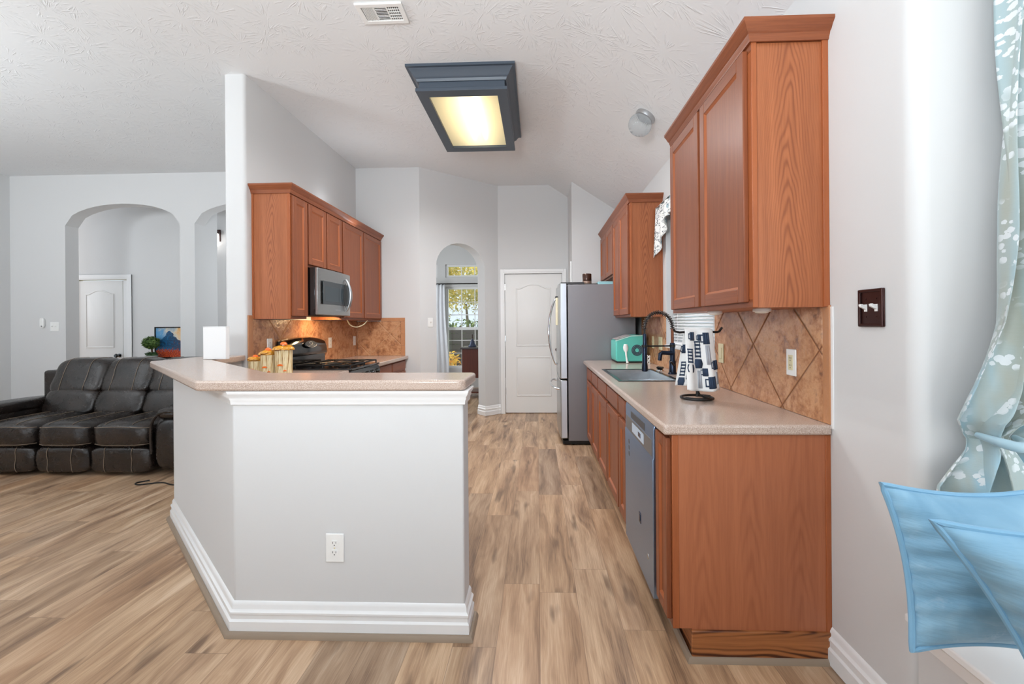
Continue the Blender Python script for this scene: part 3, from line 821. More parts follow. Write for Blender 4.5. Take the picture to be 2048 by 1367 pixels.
MB().tube([(fx, fy - 0.02, 0.985), (fx - 0.01, fy - 0.055, 0.99), (fx - 0.035, fy - 0.075, 1.015)], [0.009, 0.007, 0.006], 10).build('lever', M_blackm, ft)
sd = thing('sink_cap', 'small round cap with black top on worktop next to faucet base', 'cap', (0.99, 3.58, 0.914))
MB().lathe([(0.030, 0), (0.032, 0.006), (0.026, 0.016), (0.020, 0.018)], (0.99, 3.58, 0.914), (0, 0, 1), 24).build('collar', M_chrome, sd)
MB().lathe([(0.018, 0.018), (0.028, 0.024), (0.030, 0.034), (0.024, 0.040), (0.004, 0.041)], (0.99, 3.58, 0.914), (0, 0, 1), 24).build('cap_top', M_black, sd)

# ---- turquoise ice maker
ix0, ix1, iy0, iy1 = 0.772, 1.066, 4.36, 4.655
im = thing('ice_maker', 'turquoise countertop ice maker with sloping lid in the corner by the refrigerator', 'ice maker', ((ix0 + ix1) / 2, iy0, 0.914))
M_teal = plain('turquoise_plastic', rgb(98, 204, 190), 0.28)
prof = [(0.012, 0.012), (0.282, 0.012), (0.290, 0.030), (0.294, 0.20), (0.290, 0.262), (0.278, 0.276), (0.168, 0.274), (0.155, 0.268), (0.012, 0.226), (0.002, 0.21), (0.0, 0.06), (0.004, 0.028)]
MB().extr(prof, (ix0, iy0, 0.914), (1, 0, 0), (0, 0, 1), (0, iy1 - iy0, 0)).build('body', M_teal, im, bevel=0.012, seg=3)
MB().extr([(0.006, 0.006), (0.288, 0.006), (0.288, 0.018), (0.006, 0.018)], (ix0, iy0 + 0.004, 0.910), (1, 0, 0), (0, 0, 1), (0, iy1 - iy0 - 0.008, 0)).build('base', M_slot, im, bevel=0.004)
MB().extr([(0.008, 0.228), (0.152, 0.271), (0.152, 0.277), (0.008, 0.236)], (ix0, iy0 + 0.02, 0.914), (1, 0, 0), (0, 0, 1), (0, iy1 - iy0 - 0.05, 0)).build('lid_window', plain('smoky_lid', rgb(186, 172, 170), 0.12), im, bevel=0.003)
MB().extr([(-0.002, 0.214), (0.150, 0.262), (0.262, 0.266), (0.262, 0.274), (0.150, 0.270), (-0.002, 0.224)], (ix0, iy0 - 0.003, 0.914), (1, 0, 0), (0, 0, 1), (0, 0.004, 0)).build('lid_trim', plain('pale_mint_trim', rgb(206, 232, 226), 0.3), im)
gc = (ix0 + 0.208, iy0 - 0.001, 0.914 + 0.125)
gm = MB().lathe([(0.054, 0), (0.055, 0.003), (0.046, 0.005), (0.026, 0.004), (0.025, 0.0035)], gc, (0, -1, 0), 36)
g1 = gm.build('vent_grille', plain('grille_slate', rgb(44, 70, 82), 0.4), im)
MB().lathe([(0.019, 0.004), (0.019, 0.006), (0.004, 0.0065)], gc, (0, -1, 0), 24).build('grille_centre', M_teal, g1)
dots = MB()
for rr, nn, s_ in ((0.031, 18, 0.0028), (0.044, 26, 0.0026)):
    for k in range(nn):
        a = 2 * PI * k / nn
        dots.lathe([(s_, 0.004), (s_, 0.0062)], (gc[0] + rr * math.cos(a), gc[1], gc[2] + rr * math.sin(a)), (0, -1, 0), 6)
dots.build('grille_holes', plain('grille_light', rgb(120, 160, 168), 0.4), g1)
# white scoop propped against it
sc_ = thing('ice_scoop', 'white plastic scoop standing upright against front of turquoise ice maker', 'scoop', (0.868, 4.30, 0.914))
def scoop(u, v):
    a = (u - 0.5) * PI * 1.1
    wdt = 0.026 * (math.sin(PI * min(1, 0.12 + 0.8 * (1 - v))) ** 0.6)
    return (0.866 + wdt * math.sin(a), 4.346 - 0.016 * math.cos(a) - 0.006 * (1 - v), 1.024 + 0.076 * v)
MB().grid(scoop, 12, 10).build('bowl', M_white, sc_).modifiers.new('thickness', 'SOLIDIFY').thickness = 0.003
MB().tube([(0.866, 4.335, 1.03), (0.868, 4.325, 0.98), (0.872, 4.312, 0.935), (0.876, 4.305, 0.918)], [0.011, 0.008, 0.009, 0.014], 10).build('handle', M_white, sc_)
cw = MB()
pts = []
for i in range(70):
    t_ = i / 69; a = t_ * 2 * PI * 3.4
    pts.append((1.055 + 0.020 * math.sin(a * 0.93), 4.245 + 0.012 * math.cos(a), 0.920 + 0.075 * t_ + 0.018 * math.sin(a * 1.7)))
tag(cw.tube(pts, 0.0045, 6).build('bundled_cable', M_white), 'bundled white power cord on worktop right of turquoise ice maker', 'cord')

# ---- towel stand and towel
tx, ty = 0.815, 2.262
ts = thing('towel_stand', 'black iron T-shaped towel stand on the near end of right worktop', 'towel stand', (tx, ty, 0.914))
sp = []
for i in range(64):
    a = 0.5 + 2 * PI * 1.12 * i / 63; r = 0.088 - 0.022 * (i / 63) * 0.9
    sp.append((tx + r * math.cos(a), ty + r * 0.98 * math.sin(a), 0.9205 + 0.0045))
sp2 = [(tx + 0.066 * math.cos(a), ty + 0.05 * math.sin(a), 0.925) for a in [3.4 + 2.0 * i / 20 for i in range(21)]] + [(tx + 0.03, ty - 0.01, 0.928), (tx + 0.008, ty, 0.94), (tx, ty, 0.96)]
MB().tube(sp, 0.0062, 8).tube(sp2, 0.0062, 8).build('base', M_blackm, ts)
MB().tube([(tx, ty, 0.935), (tx, ty, 1.272)], 0.0065, 10).tube([(tx - .006, ty, 0.93), (tx - .004, ty, 0.95), (tx - .002, ty, 0.99)], 0.006, 8).build('post', M_blackm, ts)
bar = [(tx - 0.122, ty, 1.276), (tx - 0.112, ty, 1.263), (tx - 0.09, ty, 1.258)] + [(tx - 0.09 + 0.19 * i / 8, ty, 1.258 + 0.004 * math.sin(PI * i / 8)) for i in range(1, 9)] + [(tx + 0.112, ty, 1.264), (tx + 0.124, ty, 1.282)]
MB().tube(bar, 0.0058, 8).build('arm', M_blackm, ts)
def towel_mat():
    m, t, b = mat('coffee_print_cotton'); N = Nt(t)
    n_ = N.noise(N.obj(), 500, 2)
    b.inputs['Base Color'].default_value = rgb(232, 233, 232)
    b.inputs['Roughness'].default_value = 0.9
    t.links.new(N.bump(n_, 0.3, 0.001), b.inputs['Normal'])
    return m
M_towel = towel_mat()
M_print = plain('navy_print', rgb(44, 60, 84), 0.9)
M_print2 = plain('grey_print', rgb(168, 172, 180), 0.9)
tw = thing('kitchen_towel', 'white kitchen towel printed with navy coffee pots, draped over black towel stand', 'towel', (tx, ty, 1.265))
def towel_xy(u, v, sgn):
    """front / back fall of the towel; u 0..1 across, v 0 at the bar .. 1 at the hem"""
    if sgn < 0:
        xl = tx - 0.068 + v * (-0.002); xr = tx + 0.072 + 0.026 * v
        x = xl + 0.03 * 0 + (xr - xl) * u
        y = ty - 0.012 - 0.016 * v - 0.014 * math.sin(u * 9.5 + 0.6) * (0.25 + v) - 0.012 * v
        z = 1.266 - 0.293 * v - 0.012 * math.sin(u * 3.0) * v
    else:
        xl = tx - 0.062 - 0.038 * v; xr = tx + 0.050 - 0.035 * v
        x = xl + (xr - xl) * u
        y = ty + 0.012 + 0.020 * v + 0.012 * math.sin(u * 8.0 + 1.2) * (0.25 + v)
        z = 1.266 - 0.285 * v + 0.006 * u
    return Vector((x, y, z))
def towel(u, v):
    if v < 0.44: return towel_xy(u, 1 - v / 0.44, 1)
    if v > 0.56: return towel_xy(u, (v - 0.56) / 0.44, -1)
    k = (v - 0.44) / 0.12
    a = towel_xy(u, 0, 1); b_ = towel_xy(u, 0, -1)
    p = a.lerp(b_, k); p.z += 0.010 * math.sin(PI * k); return p
def decal(m, pts, sgn=-1, mm=0, off=0.003):
    """printed shape in towel coordinates laid on the cloth"""
    V = []
    for (u, v) in pts:
        p = towel_xy(u, v, sgn); p.y -= off
        V.append(p)
    m.add(V, [tuple(range(len(V)))], mm + 1)
pr = MB().grid(towel, 40, 60)
def rect(u0, u1, v0, v1, sgn=-1, mm=0):
    n = max(1, int(abs(u1 - u0) / 0.06))
    for i in range(n):
        a = u0 + (u1 - u0) * i / n; b = u0 + (u1 - u0) * (i + 1) / n
        decal(pr, [(a, v0), (b, v0), (b, v1), (a, v1)], sgn, mm)
def pot(u, v, s, sgn=-1):
    rect(u - .09*s, u + .09*s, v, v + .02*s, sgn); rect(u - .075*s, u - .055*s, v + .02*s, v + .22*s, sgn); rect(u + .055*s, u + .075*s, v + .02*s, v + .22*s, sgn)
    for k in range(4): rect(u - .08*s, u + .08*s, v + (.04 + .05*k)*s, v + (.065 + .05*k)*s, sgn)
    decal(pr, [(u - .085*s, v + .24*s), (u + .085*s, v + .24*s), (u + .105*s, v + .30*s), (u + .08*s, v + .36*s), (u - .08*s, v + .36*s), (u - .105*s, v + .30*s)], sgn)
def mug(u, v, s, sgn=-1):
    rect(u - .07*s, u + .07*s, v, v + .13*s, sgn); rect(u - .12*s, u - .07*s, v + .02*s, v + .035*s, sgn); rect(u - .12*s, u - .105*s, v + .02*s, v + .11*s, sgn); rect(u - .12*s, u - .07*s, v + .095*s, v + .11*s, sgn)
pot(0.42, 0.17, 1.25); pot(0.14, 0.30, 1.1); mug(0.72, 0.03, 1.5); mug(0.93, 0.50, 1.2); mug(0.76, 0.76, 1.5); mug(0.60, 0.62, 1.0); mug(0.24, 0.02, 1.1); mug(0.50, 0.06, 0.8)
for a, b, c, d in ((0.66, 0.80, 0.24, 0.56), (0.38, 0.50, 0.66, 0.95), (0.90, 0.97, 0.70, 0.90)): rect(a, b, c, d, mm=1)
pot(0.20, 0.56, 1.2, 1); mug(0.5, 0.75, 1.2, 1); mug(0.12, 0.25, 1.2, 1); rect(0.26, 0.38, 0.2, 0.5, 1, 1)
clo = pr.build('cloth', [M_towel, M_print, M_print2], tw)
md = clo.modifiers.new('thickness', 'SOLIDIFY'); md.thickness = 0.003; md.offset = 0



# ---- refrigerator
FX, FYa, FYb = 0.325, 4.70, 5.61
fr = thing('refrigerator', 'tall stainless french-door refrigerator at far end of right worktop', 'refrigerator', (0.68, FYa, 0))
MB().box(FX, 1.045, FYa, FYb, 0.05, 1.725).build('cabinet', M_fridge_side, fr, bevel=0.004)
def fdoor(name, y0, y1, z0, z1):
    m = MB()
    n = 8
    poly = [(FX - 0.012, y0), (FX - 0.012, y1)] + [(0.242 - 0.012 * math.sin(PI * (1 - k / n)) ** 0.6, y0 + (y1 - y0) * (1 - k / n)) for k in range(n + 1)]
    m.prism(poly, z0, z1)
    return m.build(name, M_steel, fr, bevel=0.006, seg=3)
ym = (FYa + FYb) / 2
dA = fdoor('door', FYa, ym - 0.003, 0.715, 1.742)
dB = fdoor('door', ym + 0.003, FYb, 0.715, 1.742)
dC = fdoor('freezer_drawer', FYa, FYb, 0.075, 0.700)
MB().box(0.252, FX - 0.016, FYa - 0.002, FYa + 0.002, 0.722, 1.735).build('door_edge', M_fridge_edge, dA)
MB().box(0.252, FX - 0.016, FYa - 0.002, FYa + 0.002, 0.085, 0.692).build('door_edge', M_fridge_edge, dC)
for s_, d_ in ((-1, dA), (1, dB)):
    y = ym + s_ * 0.045
    pts = [(0.232, y, 1.60), (0.205, y, 1.59)] + [(0.205 - 0.075 * math.sin(PI * i / 16) ** 0.8, y, 1.59 - 0.75 * i / 16) for i in range(1, 16)] + [(0.205, y, 0.84), (0.232, y, 0.83)]
    MB().tube(pts, 0.011, 10).build('handle', M_chrome, d_)
pts = [(0.232, FYa + 0.06, 0.60), (0.200, FYa + 0.065, 0.605)] + [(0.200 - 0.055 * math.sin(PI * i / 16) ** 0.7, FYa + 0.065 + (FYb - FYa - 0.13) * i / 16, 0.610) for i in range(1, 16)] + [(0.200, FYb - 0.065, 0.605), (0.232, FYb - 0.06, 0.60)]
MB().tube(pts, 0.013, 10).build('handle', M_chrome, dC)
M_hinge = plain('hinge_dark_grey', rgb(58, 58, 60), 0.5)
for ya_ in (FYa + 0.015, FYb - 0.10): MB().box(FX - 0.075, FX + 0.18, ya_, ya_ + 0.085, 1.726, 1.752).build('hinge_cover', M_hinge, fr, bevel=0.006)
MB().box(FX - 0.06, 1.03, FYa + 0.02, FYb - 0.02, 0.012, 0.048).build('base_grille', M_blackm, fr)
for fy_ in (FYa + 0.06, FYb - 0.06): MB().lathe([(0.02, 0), (0.02, 0.014)], (FX + 0.05, fy_, 0), (0, 0, 1), 14).build('foot', M_blackm, fr)
nb = thing('magnetic_pad', 'tall cream magnetic pad clipped to the refrigerator door', 'notepad', (0.22, 4.98, 1.44))
MB().box(0.208, 0.229, 4.93, 5.05, 1.29, 1.60).build('pad', plain('cream_paper', rgb(226, 216, 186), 0.7), nb, bevel=0.003)
MB().box(0.202, 0.2295, 4.955, 5.02, 1.602, 1.618).build('clip', M_blackm, nb, bevel=0.003)
hb = thing('brown_jar', 'small dark brown lidded jar standing on top of the refrigerator', 'jar', (0.556, 4.92, 1.748))
MB().lathe([(0.048, 0.002), (0.051, 0.01), (0.051, 0.030), (0.049, 0.034)], (0.556, 4.92, 1.7445), (0, 0, 1), 28).build('base_ring', plain('jar_beige_base', rgb(150, 126, 112), 0.35, 0.4), hb)
MB().lathe([(0.049, 0.034), (0.051, 0.04), (0.051, 0.112), (0.047, 0.118), (0.040, 0.112), (0.005, 0.110)], (0.556, 4.92, 1.7445), (0, 0, 1), 28).build('glass', plain('smoked_brown', rgb(74, 52, 44), 0.15, 0.4), hb)
tag(MB().box(0.665, 0.845, 4.80, 5.02, 1.7255, 1.765).build('flat_box', plain('pale_turquoise', rgb(150, 198, 204), 0.45), bevel=0.006), 'flat pale turquoise box lying on top of the refrigerator', 'box')
tag(MB().box(0.515, 0.66, 4.80, 5.10, 1.7255, 1.7435).build('dark_tray', plain('tray_dark', rgb(62, 60, 58), 0.5), bevel=0.004), 'flat dark tray on top of the refrigerator under the brown jar', 'tray')

# ---- outlets and switches
def plate(name, label, cat, c, n, kind, gang=1, pm=M_white, im_=M_white, group=None, w=None, h=0.116):
    """wall plate centred at c, outward normal n (horizontal)"""
    c = Vector(c); n = Vector(n).normalized(); u = Vector((0, 0, 1)).cross(n).normalized(); z = Vector((0, 0, 1))
    w = w or (0.072 if gang == 1 else 0.116)
    t = thing(name, label, cat, c, group)
    m = MB(); m.obox(c - u * w / 2 - z * h / 2, u * w, z * h, n * 0.006)
    m.build('plate', pm, t, bevel=0.003, seg=2)
    for k in range(gang):
        q = c + u * (0 if gang == 1 else (k - 0.5) * 0.046)
        if kind == 'duplex':
            s_ = MB(); hl = MB()
            for dz in (0.020, -0.020):
                p = q + z * dz + n * 0.006
                ring = [(math.cos(2 * PI * i / 20) * 0.0165, max(-0.0125, min(0.0125, math.sin(2 * PI * i / 20) * 0.0165))) for i in range(20)]
                s_.extr(ring, p, u, z, n * 0.002)
                pf = p + n * 0.002
                hl.obox(pf + u * -0.0075 + z * -0.001, u * 0.0018, z * 0.008, n * 0.0006).obox(pf + u * 0.0055, u * 0.0018, z * 0.007, n * 0.0006)
                hl.lathe([(0.0024, 0), (0.0024, 0.0006)], pf - z * 0.007, n, 10)
            so = s_.build('socket', im_, t); hl.build('slots', M_slot, so)
            MB().lathe([(0.003, 0), (0.003, 0.0015)], q + n * 0.006, n, 10).build('screw', M_almond, t)
        elif kind == 'decora':
            so = MB().obox(q - u * 0.0165 - z * 0.033 + n * 0.006, u * 0.033, z * 0.066, n * 0.0025).build('socket', im_, t, bevel=0.001)
            hl = MB()
            for dz in (0.016, -0.016):
                pf = q + z * dz + n * 0.0085
                hl.obox(pf + u * -0.0075, u * 0.0018, z * 0.008, n * 0.0006).obox(pf + u * 0.0055, u * 0.0018, z * 0.007, n * 0.0006).lathe([(0.0024, 0), (0.0024, 0.0006)], pf - z * 0.007, n, 10)
            hl.build('slots', M_slot, so)
        elif kind == 'toggle':
            MB().obox(q - u * 0.006 - z * 0.012 + n * 0.006, u * 0.012, z * 0.024, n * 0.002).build('bezel', im_, t)
            V0 = q + n * 0.008 - u * 0.0048
            m2 = MB(); m2.extr([(0.0, -0.006), (0.018, 0.004), (0.020, 0.012), (0.014, 0.014), (0.0, 0.008)], V0, n, z, u * 0.0096)
            m2.build('toggle', im_, t, bevel=0.001)
            for dz in (0.030, -0.030): MB().lathe([(0.0032, 0), (0.003, 0.0015)], q + z * dz + n * 0.006, n, 10).build('screw', pm, t)
        elif kind == 'rocker':
            MB().obox(q - u * 0.016 - z * 0.033 + n * 0.006, u * 0.032, z * 0.066, n * 0.003).build('rocker', im_, t, bevel=0.0015)
    return t
XT = XW - 0.0095
plate('wall_outlet', 'white outlet plate with almond sockets on right splashback, nearest the camera', 'outlet', (XT, 1.950, 1.131), (-1, 0, 0), 'decora', im_=M_almond)
plate('wall_switch', 'almond rocker switch on right splashback between sink window and nearest outlet', 'light switch', (XT, 2.683, 1.122), (-1, 0, 0), 'rocker', pm=M_almond, im_=M_almond)
plate('wall_outlet', 'almond wall plate on splashback just left of the sink window', 'outlet', (XT, 3.985, 1.122), (-1, 0, 0), 'decora', pm=M_almond, im_=M_almond, w=0.115)
plate('wall_outlet', 'almond wall plate on splashback beside the turquoise ice maker', 'outlet', (XT, 4.24, 1.122), (-1, 0, 0), 'decora', pm=M_almond, im_=M_almond)
bs = plate('wall_switch', 'dark bronze double switch plate with two white toggles on right wall', 'light switch', (XW, 1.500, 1.353), (-1, 0, 0), 'toggle', 2, pm=M_bronze, w=0.108, h=0.126)
u = MB()
c = Vector((XW - 0.006, 1.5, 1.353))
u.holed((XW - 0.0062, 1.5 - 0.054, 1.353 - 0.063), (0, 1, 0), (0, 0, 1), (-0.006, 0, 0), 0.108, 0.126, 0.010, 0.098, 0.010, 0.116)
u.build('raised_border', M_bronze, bs, bevel=0.004, seg=2)
plate('wall_outlet', 'white duplex outlet low on the front of the breakfast bar half wall', 'outlet', (-0.8645, PY, 0.368), (0, -1, 0), 'duplex', w=0.078, h=0.120)
ac = Vector((BX, BY, 1.335)) + AD * 0.142
plate('wall_switch', 'small white switch plate on angled wall left of the narrow arch', 'light switch', ac, -AN, 'toggle')
plate('wall_switch', 'white double switch plate on living room wall left of wide arch', 'light switch', (-6.39, LY, 1.318), (0, -1, 0), 'toggle', 2, w=0.120, h=0.120)
se = thing('wall_sensor', 'small white rounded sensor on living room wall beside double switch plate', 'sensor', (-6.545, LY, 1.37))
MB().sbox((-6.545, LY - 0.016, 1.37), (0.028, 0.017, 0.066), 0.55).build('housing', M_white, se)
MB().lathe([(0.010, 0), (0.009, 0.004)], (-6.538, LY - 0.0285, 1.325), (0, -1, 0), 14).build('lens', plain('sensor_grey', rgb(120, 122, 126), 0.3), se)

# ---- sink window: blind and valance
bl = thing('window_blind', 'white horizontal slat blind closed over the bright sink window', 'blind', (1.19, WY0, WZ1))
M_blind = plain('blind_white', rgb(238, 240, 242), 0.5)
mb_, tb_, bb_ = M_blind, M_blind.node_tree, M_blind.node_tree.nodes['Principled BSDF']
bb_.inputs['Transmission Weight'].default_value = 0.0
sl = MB()
ns = 44
for k in range(ns):
    z = WZ0 + 0.03 + (WZ1 - WZ0 - 0.10) * k / (ns - 1)
    def slat(u_, v_, z=z):
        t_ = (v_ - 0.5)
        return (1.180 + 0.021 * t_ + 0.003 * math.cos(t_ * 3), WY0 + 0.012 + (WY1 - WY0 - 0.024) * u_, z + 0.017 * t_ * 2 * 0.62)
    sl.grid(slat, 1, 4)
so_ = sl.build('slats', M_blind, bl, ang=60); so_.modifiers.new('thickness', 'SOLIDIFY').thickness = 0.0022
MB().box(1.155, 1.205, WY0 + 0.006, WY1 - 0.006, WZ1 - 0.06, WZ1 - 0.004).build('headrail', M_blind, bl, bevel=0.004)
MB().box(1.165, 1.20, WY0 + 0.012, WY1 - 0.012, WZ0 + 0.004, WZ0 + 0.022).build('bottom_rail', M_blind, bl, bevel=0.003)
cm = MB()
for y in (WY0 + 0.15, WY1 - 0.15): cm.tube([(1.168, y, WZ0 + 0.02), (1.168, y, WZ1 - 0.05)], 0.0018, 6)
cm.build('ladder_cord', M_blind, bl)
struct(MB().box(XW - 0.012, 1.21, WY0 - 0.03, WY1 + 0.03, WZ0 - 0.026, WZ0 - 0.002).build('trim_9', M_trim, bevel=0.005))

def print_fabric():
    m, t, b = mat('valance_print'); N = Nt(t)
    o = N.obj(); x, y, z = N.xyz(o)
    p = N.comb(N.m('MULTIPLY', y, 1.0), N.m('MULTIPLY', z, 1.0), 0)
    v1 = N('ShaderNodeTexVoronoi', 0, _p={'feature': 'F1'}, Vector=N('ShaderNodeVectorMath', _p={'operation': 'ADD'}, i0=o, i1=N('ShaderNodeVectorMath', _p={'operation': 'SCALE'}, i0=N.noise(o, 14, 2, out=1), i3=0.06)), Scale=11.0)
    leaf = N.m('LESS_THAN', v1, 0.26)
    n1 = N.noise(o, 17, 3, 0.6, 1.5)
    line = N.m('LESS_THAN', N.m('ABSOLUTE', N.m('SUBTRACT', n1, 0.5)), 0.022)
    col = N.mix(leaf, rgb(233, 234, 232), rgb(158, 180, 190))
    col = N.mix(line, col, rgb(70, 78, 86))
    t.links.new(col, b.inputs['Base Color']); b.inputs['Roughness'].default_value = 0.85
    return m
M_val = print_fabric()
va = thing('window_valance', 'white patterned fabric valance with pointed ends above the sink window', 'valance', (1.06, 2.78, 2.30))
VY0, VY1 = 2.76, 3.92
def val(u_, v_):
    y = VY0 + (VY1 - VY0) * u_
    e_ = abs(2 * u_ - 1)
    drop = 0.14 + 0.30 * max(0, (e_ - 0.45) / 0.55) ** 1.1
    x = 1.065 - 0.020 * math.sin(u_ * 52) * (0.5 + 0.5 * v_) - 0.012 * math.sin(u_ * 19 + 1) * v_
    return (x, y, 2.32 - 0.03 * (0.5 + 0.5 * math.sin(u_ * 52)) * 0 - drop * v_)
vo = MB().grid(val, 120, 12).build('fabric', M_val, va); vo.modifiers.new('thickness', 'SOLIDIFY').thickness = 0.002
def valt(u_, v_):
    y = VY0 + (VY1 - VY0) * u_
    return (1.052 + 0.06 * v_ * 0.9, y, 2.32 + 0.018 * math.sin(PI * v_) + 0.010 * math.sin(u_ * 52) * v_)
vo = MB().grid(valt, 90, 6).build('header', M_val, va); vo.modifiers.new('thickness', 'SOLIDIFY').thickness = 0.002
MB().tube([(1.078, VY0 - 0.005, 2.315), (1.078, VY1 + 0.005, 2.315)], 0.007, 8).box(1.07, XW, VY1 - 0.03, VY1 - 0.01, 2.305, 2.325).box(1.07, XW, VY0 + 0.01, VY0 + 0.03, 2.305, 2.325).build('curtain_rod', M_white, va)

# ---- ceiling: fluorescent box, vent, globe lamp
fxr = thing('ceiling_light', 'large slate-framed fluorescent box light with glowing diffuser on kitchen ceiling', 'ceiling light', (-0.58, 4.0, ZC))
M_slate = plain('slate_blue_paint', rgb(72, 82, 94), 0.42)
X0, X1, Y0_, Y1_ = -0.925, -0.245, 3.43, 4.60
cp = [(0.0, 0.0), (0.0, -0.10), (0.012, -0.10), (0.020, -0.082), (0.034, -0.070), (0.050, -0.042), (0.068, -0.022), (0.085, -0.020), (0.085, 0.0)]
MB().sweep(cp, [(X0, Y0_), (X1, Y0_), (X1, Y1_), (X0, Y1_)], ZC, closed=True).build('crown_frame', M_slate, fxr, ang=25)
bx = MB()
for a, b_, c_, d_ in ((X0, X1, Y0_, Y0_ + 0.02), (X0, X1, Y1_ - 0.02, Y1_), (X0, X0 + 0.02, Y0_ + 0.02, Y1_ - 0.02), (X1 - 0.02, X1, Y0_ + 0.02, Y1_ - 0.02)): bx.box(a, b_, c_, d_, 3.16, ZC)
bx.build('housing', M_slate, fxr)
MB().holed((X0 - 0.022, Y0_ - 0.03, 3.138), (1, 0, 0), (0, 1, 0), (0, 0, 0.026), X1 - X0 + 0.044, Y1_ - Y0_ + 0.05, 0.085, X1 - X0 - 0.041, 0.10, Y1_ - Y0_ - 0.05).build('trim_frame', M_slate, fxr, bevel=0.003)
MB().box(X0 + 0.02, X1 - 0.02, Y0_ + 0.02, Y1_ - 0.02, 3.305, 3.318).build('reflector', plain('reflector_cream', rgb(240, 236, 222), 0.6), fxr)
M_tube = emit('fluorescent_tube', (1.0, 0.94, 0.82, 1), 6.0)
for tx_ in (-0.64, -0.52): MB().tube([(tx_, Y0_ + 0.10, 3.262), (tx_, Y1_ - 0.06, 3.262)], 0.019, 14).build('tube', M_tube, fxr)
for lx_ in (-0.75, -0.42):
    for ly_ in (3.6, 3.86, 4.14, 4.42):
        lo_ = lamp('fluorescent_glow', 'SPOT', (lx_, ly_, 3.12), 23, (0.97, 0.98, 1.0), aim=(0, 0, -1))
        lo_.data.spot_size = math.radians(172); lo_.data.spot_blend = 1.0; lo_.data.shadow_soft_size = 0.0
md_, td_, bd_ = mat('frosted_diffuser'); N = Nt(td_)
rf = N('ShaderNodeBsdfRefraction', Color=rgb(255, 250, 234), Roughness=0.36, IOR=1.12)
tl = N('ShaderNodeBsdfTranslucent', Color=rgb(248, 240, 216))
em_ = N('ShaderNodeEmission', Color=(1.0, 0.88, 0.66, 1), Strength=0.12)
sh_ = N('ShaderNodeAddShader', i0=N('ShaderNodeMixShader', i0=0.40, i1=rf, i2=tl), i1=em_)
td_.links.new(sh_, td_.nodes['Material Output'].inputs[0])
MB().box(X0 + 0.022, X1 - 0.022, Y0_ + 0.022, Y1_ - 0.022, 3.166, 3.170).build('diffuser', md_, fxr)
vt = thing('ceiling_vent', 'white three-panel air vent on ceiling at top of photo', 'vent', (-0.985, 2.79, ZC))
MB().holed((-1.135, 2.695, ZC - 0.014), (1, 0, 0), (0, 1, 0), (0, 0, 0.014), 0.30, 0.185, 0.032, 0.268, 0.032, 0.153).build('frame', M_white, vt, bevel=0.004)
MB().box(-1.11, -0.86, 2.72, 2.855, ZC - 0.003, ZC - 0.001).build('backing', plain('vent_grey', rgb(112, 112, 112), 0.7), vt)
sv = MB()
for k in range(7):
    x = -1.098 + k * 0.0105
    sv.obox((x, 2.728, ZC - 0.012), (0.006, 0, 0.005), (0, 0.118, 0), (0.0012, 0, -0.0010))
for k in range(9):
    y = 2.731 + k * 0.0135
    sv.obox((-1.020, y, ZC - 0.012), (0.075, 0, 0), (0, 0.009, 0.004), (0, -0.001, 0.0012))
for k in range(6):
    x = -0.938 + k * 0.0125
    sv.obox((x, 2.728, ZC - 0.012), (-0.006, 0, 0.005), (0, 0.118, 0), (0.0012, 0, 0.0010))
for k in range(4): sv.box(-0.94, -0.868, 2.747 + 0.025 * k, 2.752 + 0.025 * k, ZC - 0.011, ZC - 0.006)
sv.box(-1.026, -1.020, 2.728, 2.846, ZC - 0.012, ZC - 0.003).box(-0.946, -0.940, 2.728, 2.846, ZC - 0.012, ZC - 0.003)
sv.build('louvres', M_white, vt)
gx_, gy_ = 0.836, 3.36
gz_ = slope_z(gx_)
gn = Vector((-SL, 0, -1)).normalized()
gl = thing('globe_light', 'small unlit ribbed glass globe lamp on the sloping ceiling above the right wall cabinets', 'ceiling light', (gx_, gy_, gz_))
MB().lathe([(0.080, -0.004), (0.080, 0.012), (0.074, 0.030), (0.070, 0.032)], (gx_, gy_, gz_), gn, 32).build('canopy', M_nickel, gl)
mg, tg, bg = mat('ribbed_clear_glass'); N = Nt(tg)
bg.inputs['Base Color'].default_value = rgb(226, 230, 232); bg.inputs['Roughness'].default_value = 0.12; bg.inputs['Transmission Weight'].default_value = 0.75; bg.inputs['IOR'].default_value = 1.3
def globe(u_, v_):
    b = PI * (0.16 + 0.84 * v_) ; r = 0.088 * math.sin(b) * (1 + 0.025 * math.cos(2 * PI * u_ * 36)); h = 0.070 - 0.080 * math.cos(b)
    ax = gn.orthogonal().normalized(); ay = gn.cross(ax)
    return Vector((gx_, gy_, gz_)) + gn * (h + 0.012) + (ax * math.cos(2 * PI * u_) + ay * math.sin(2 * PI * u_)) * r
MB().grid(globe, 144, 18, cu=True).build('glass_globe', mg, gl, ang=60)

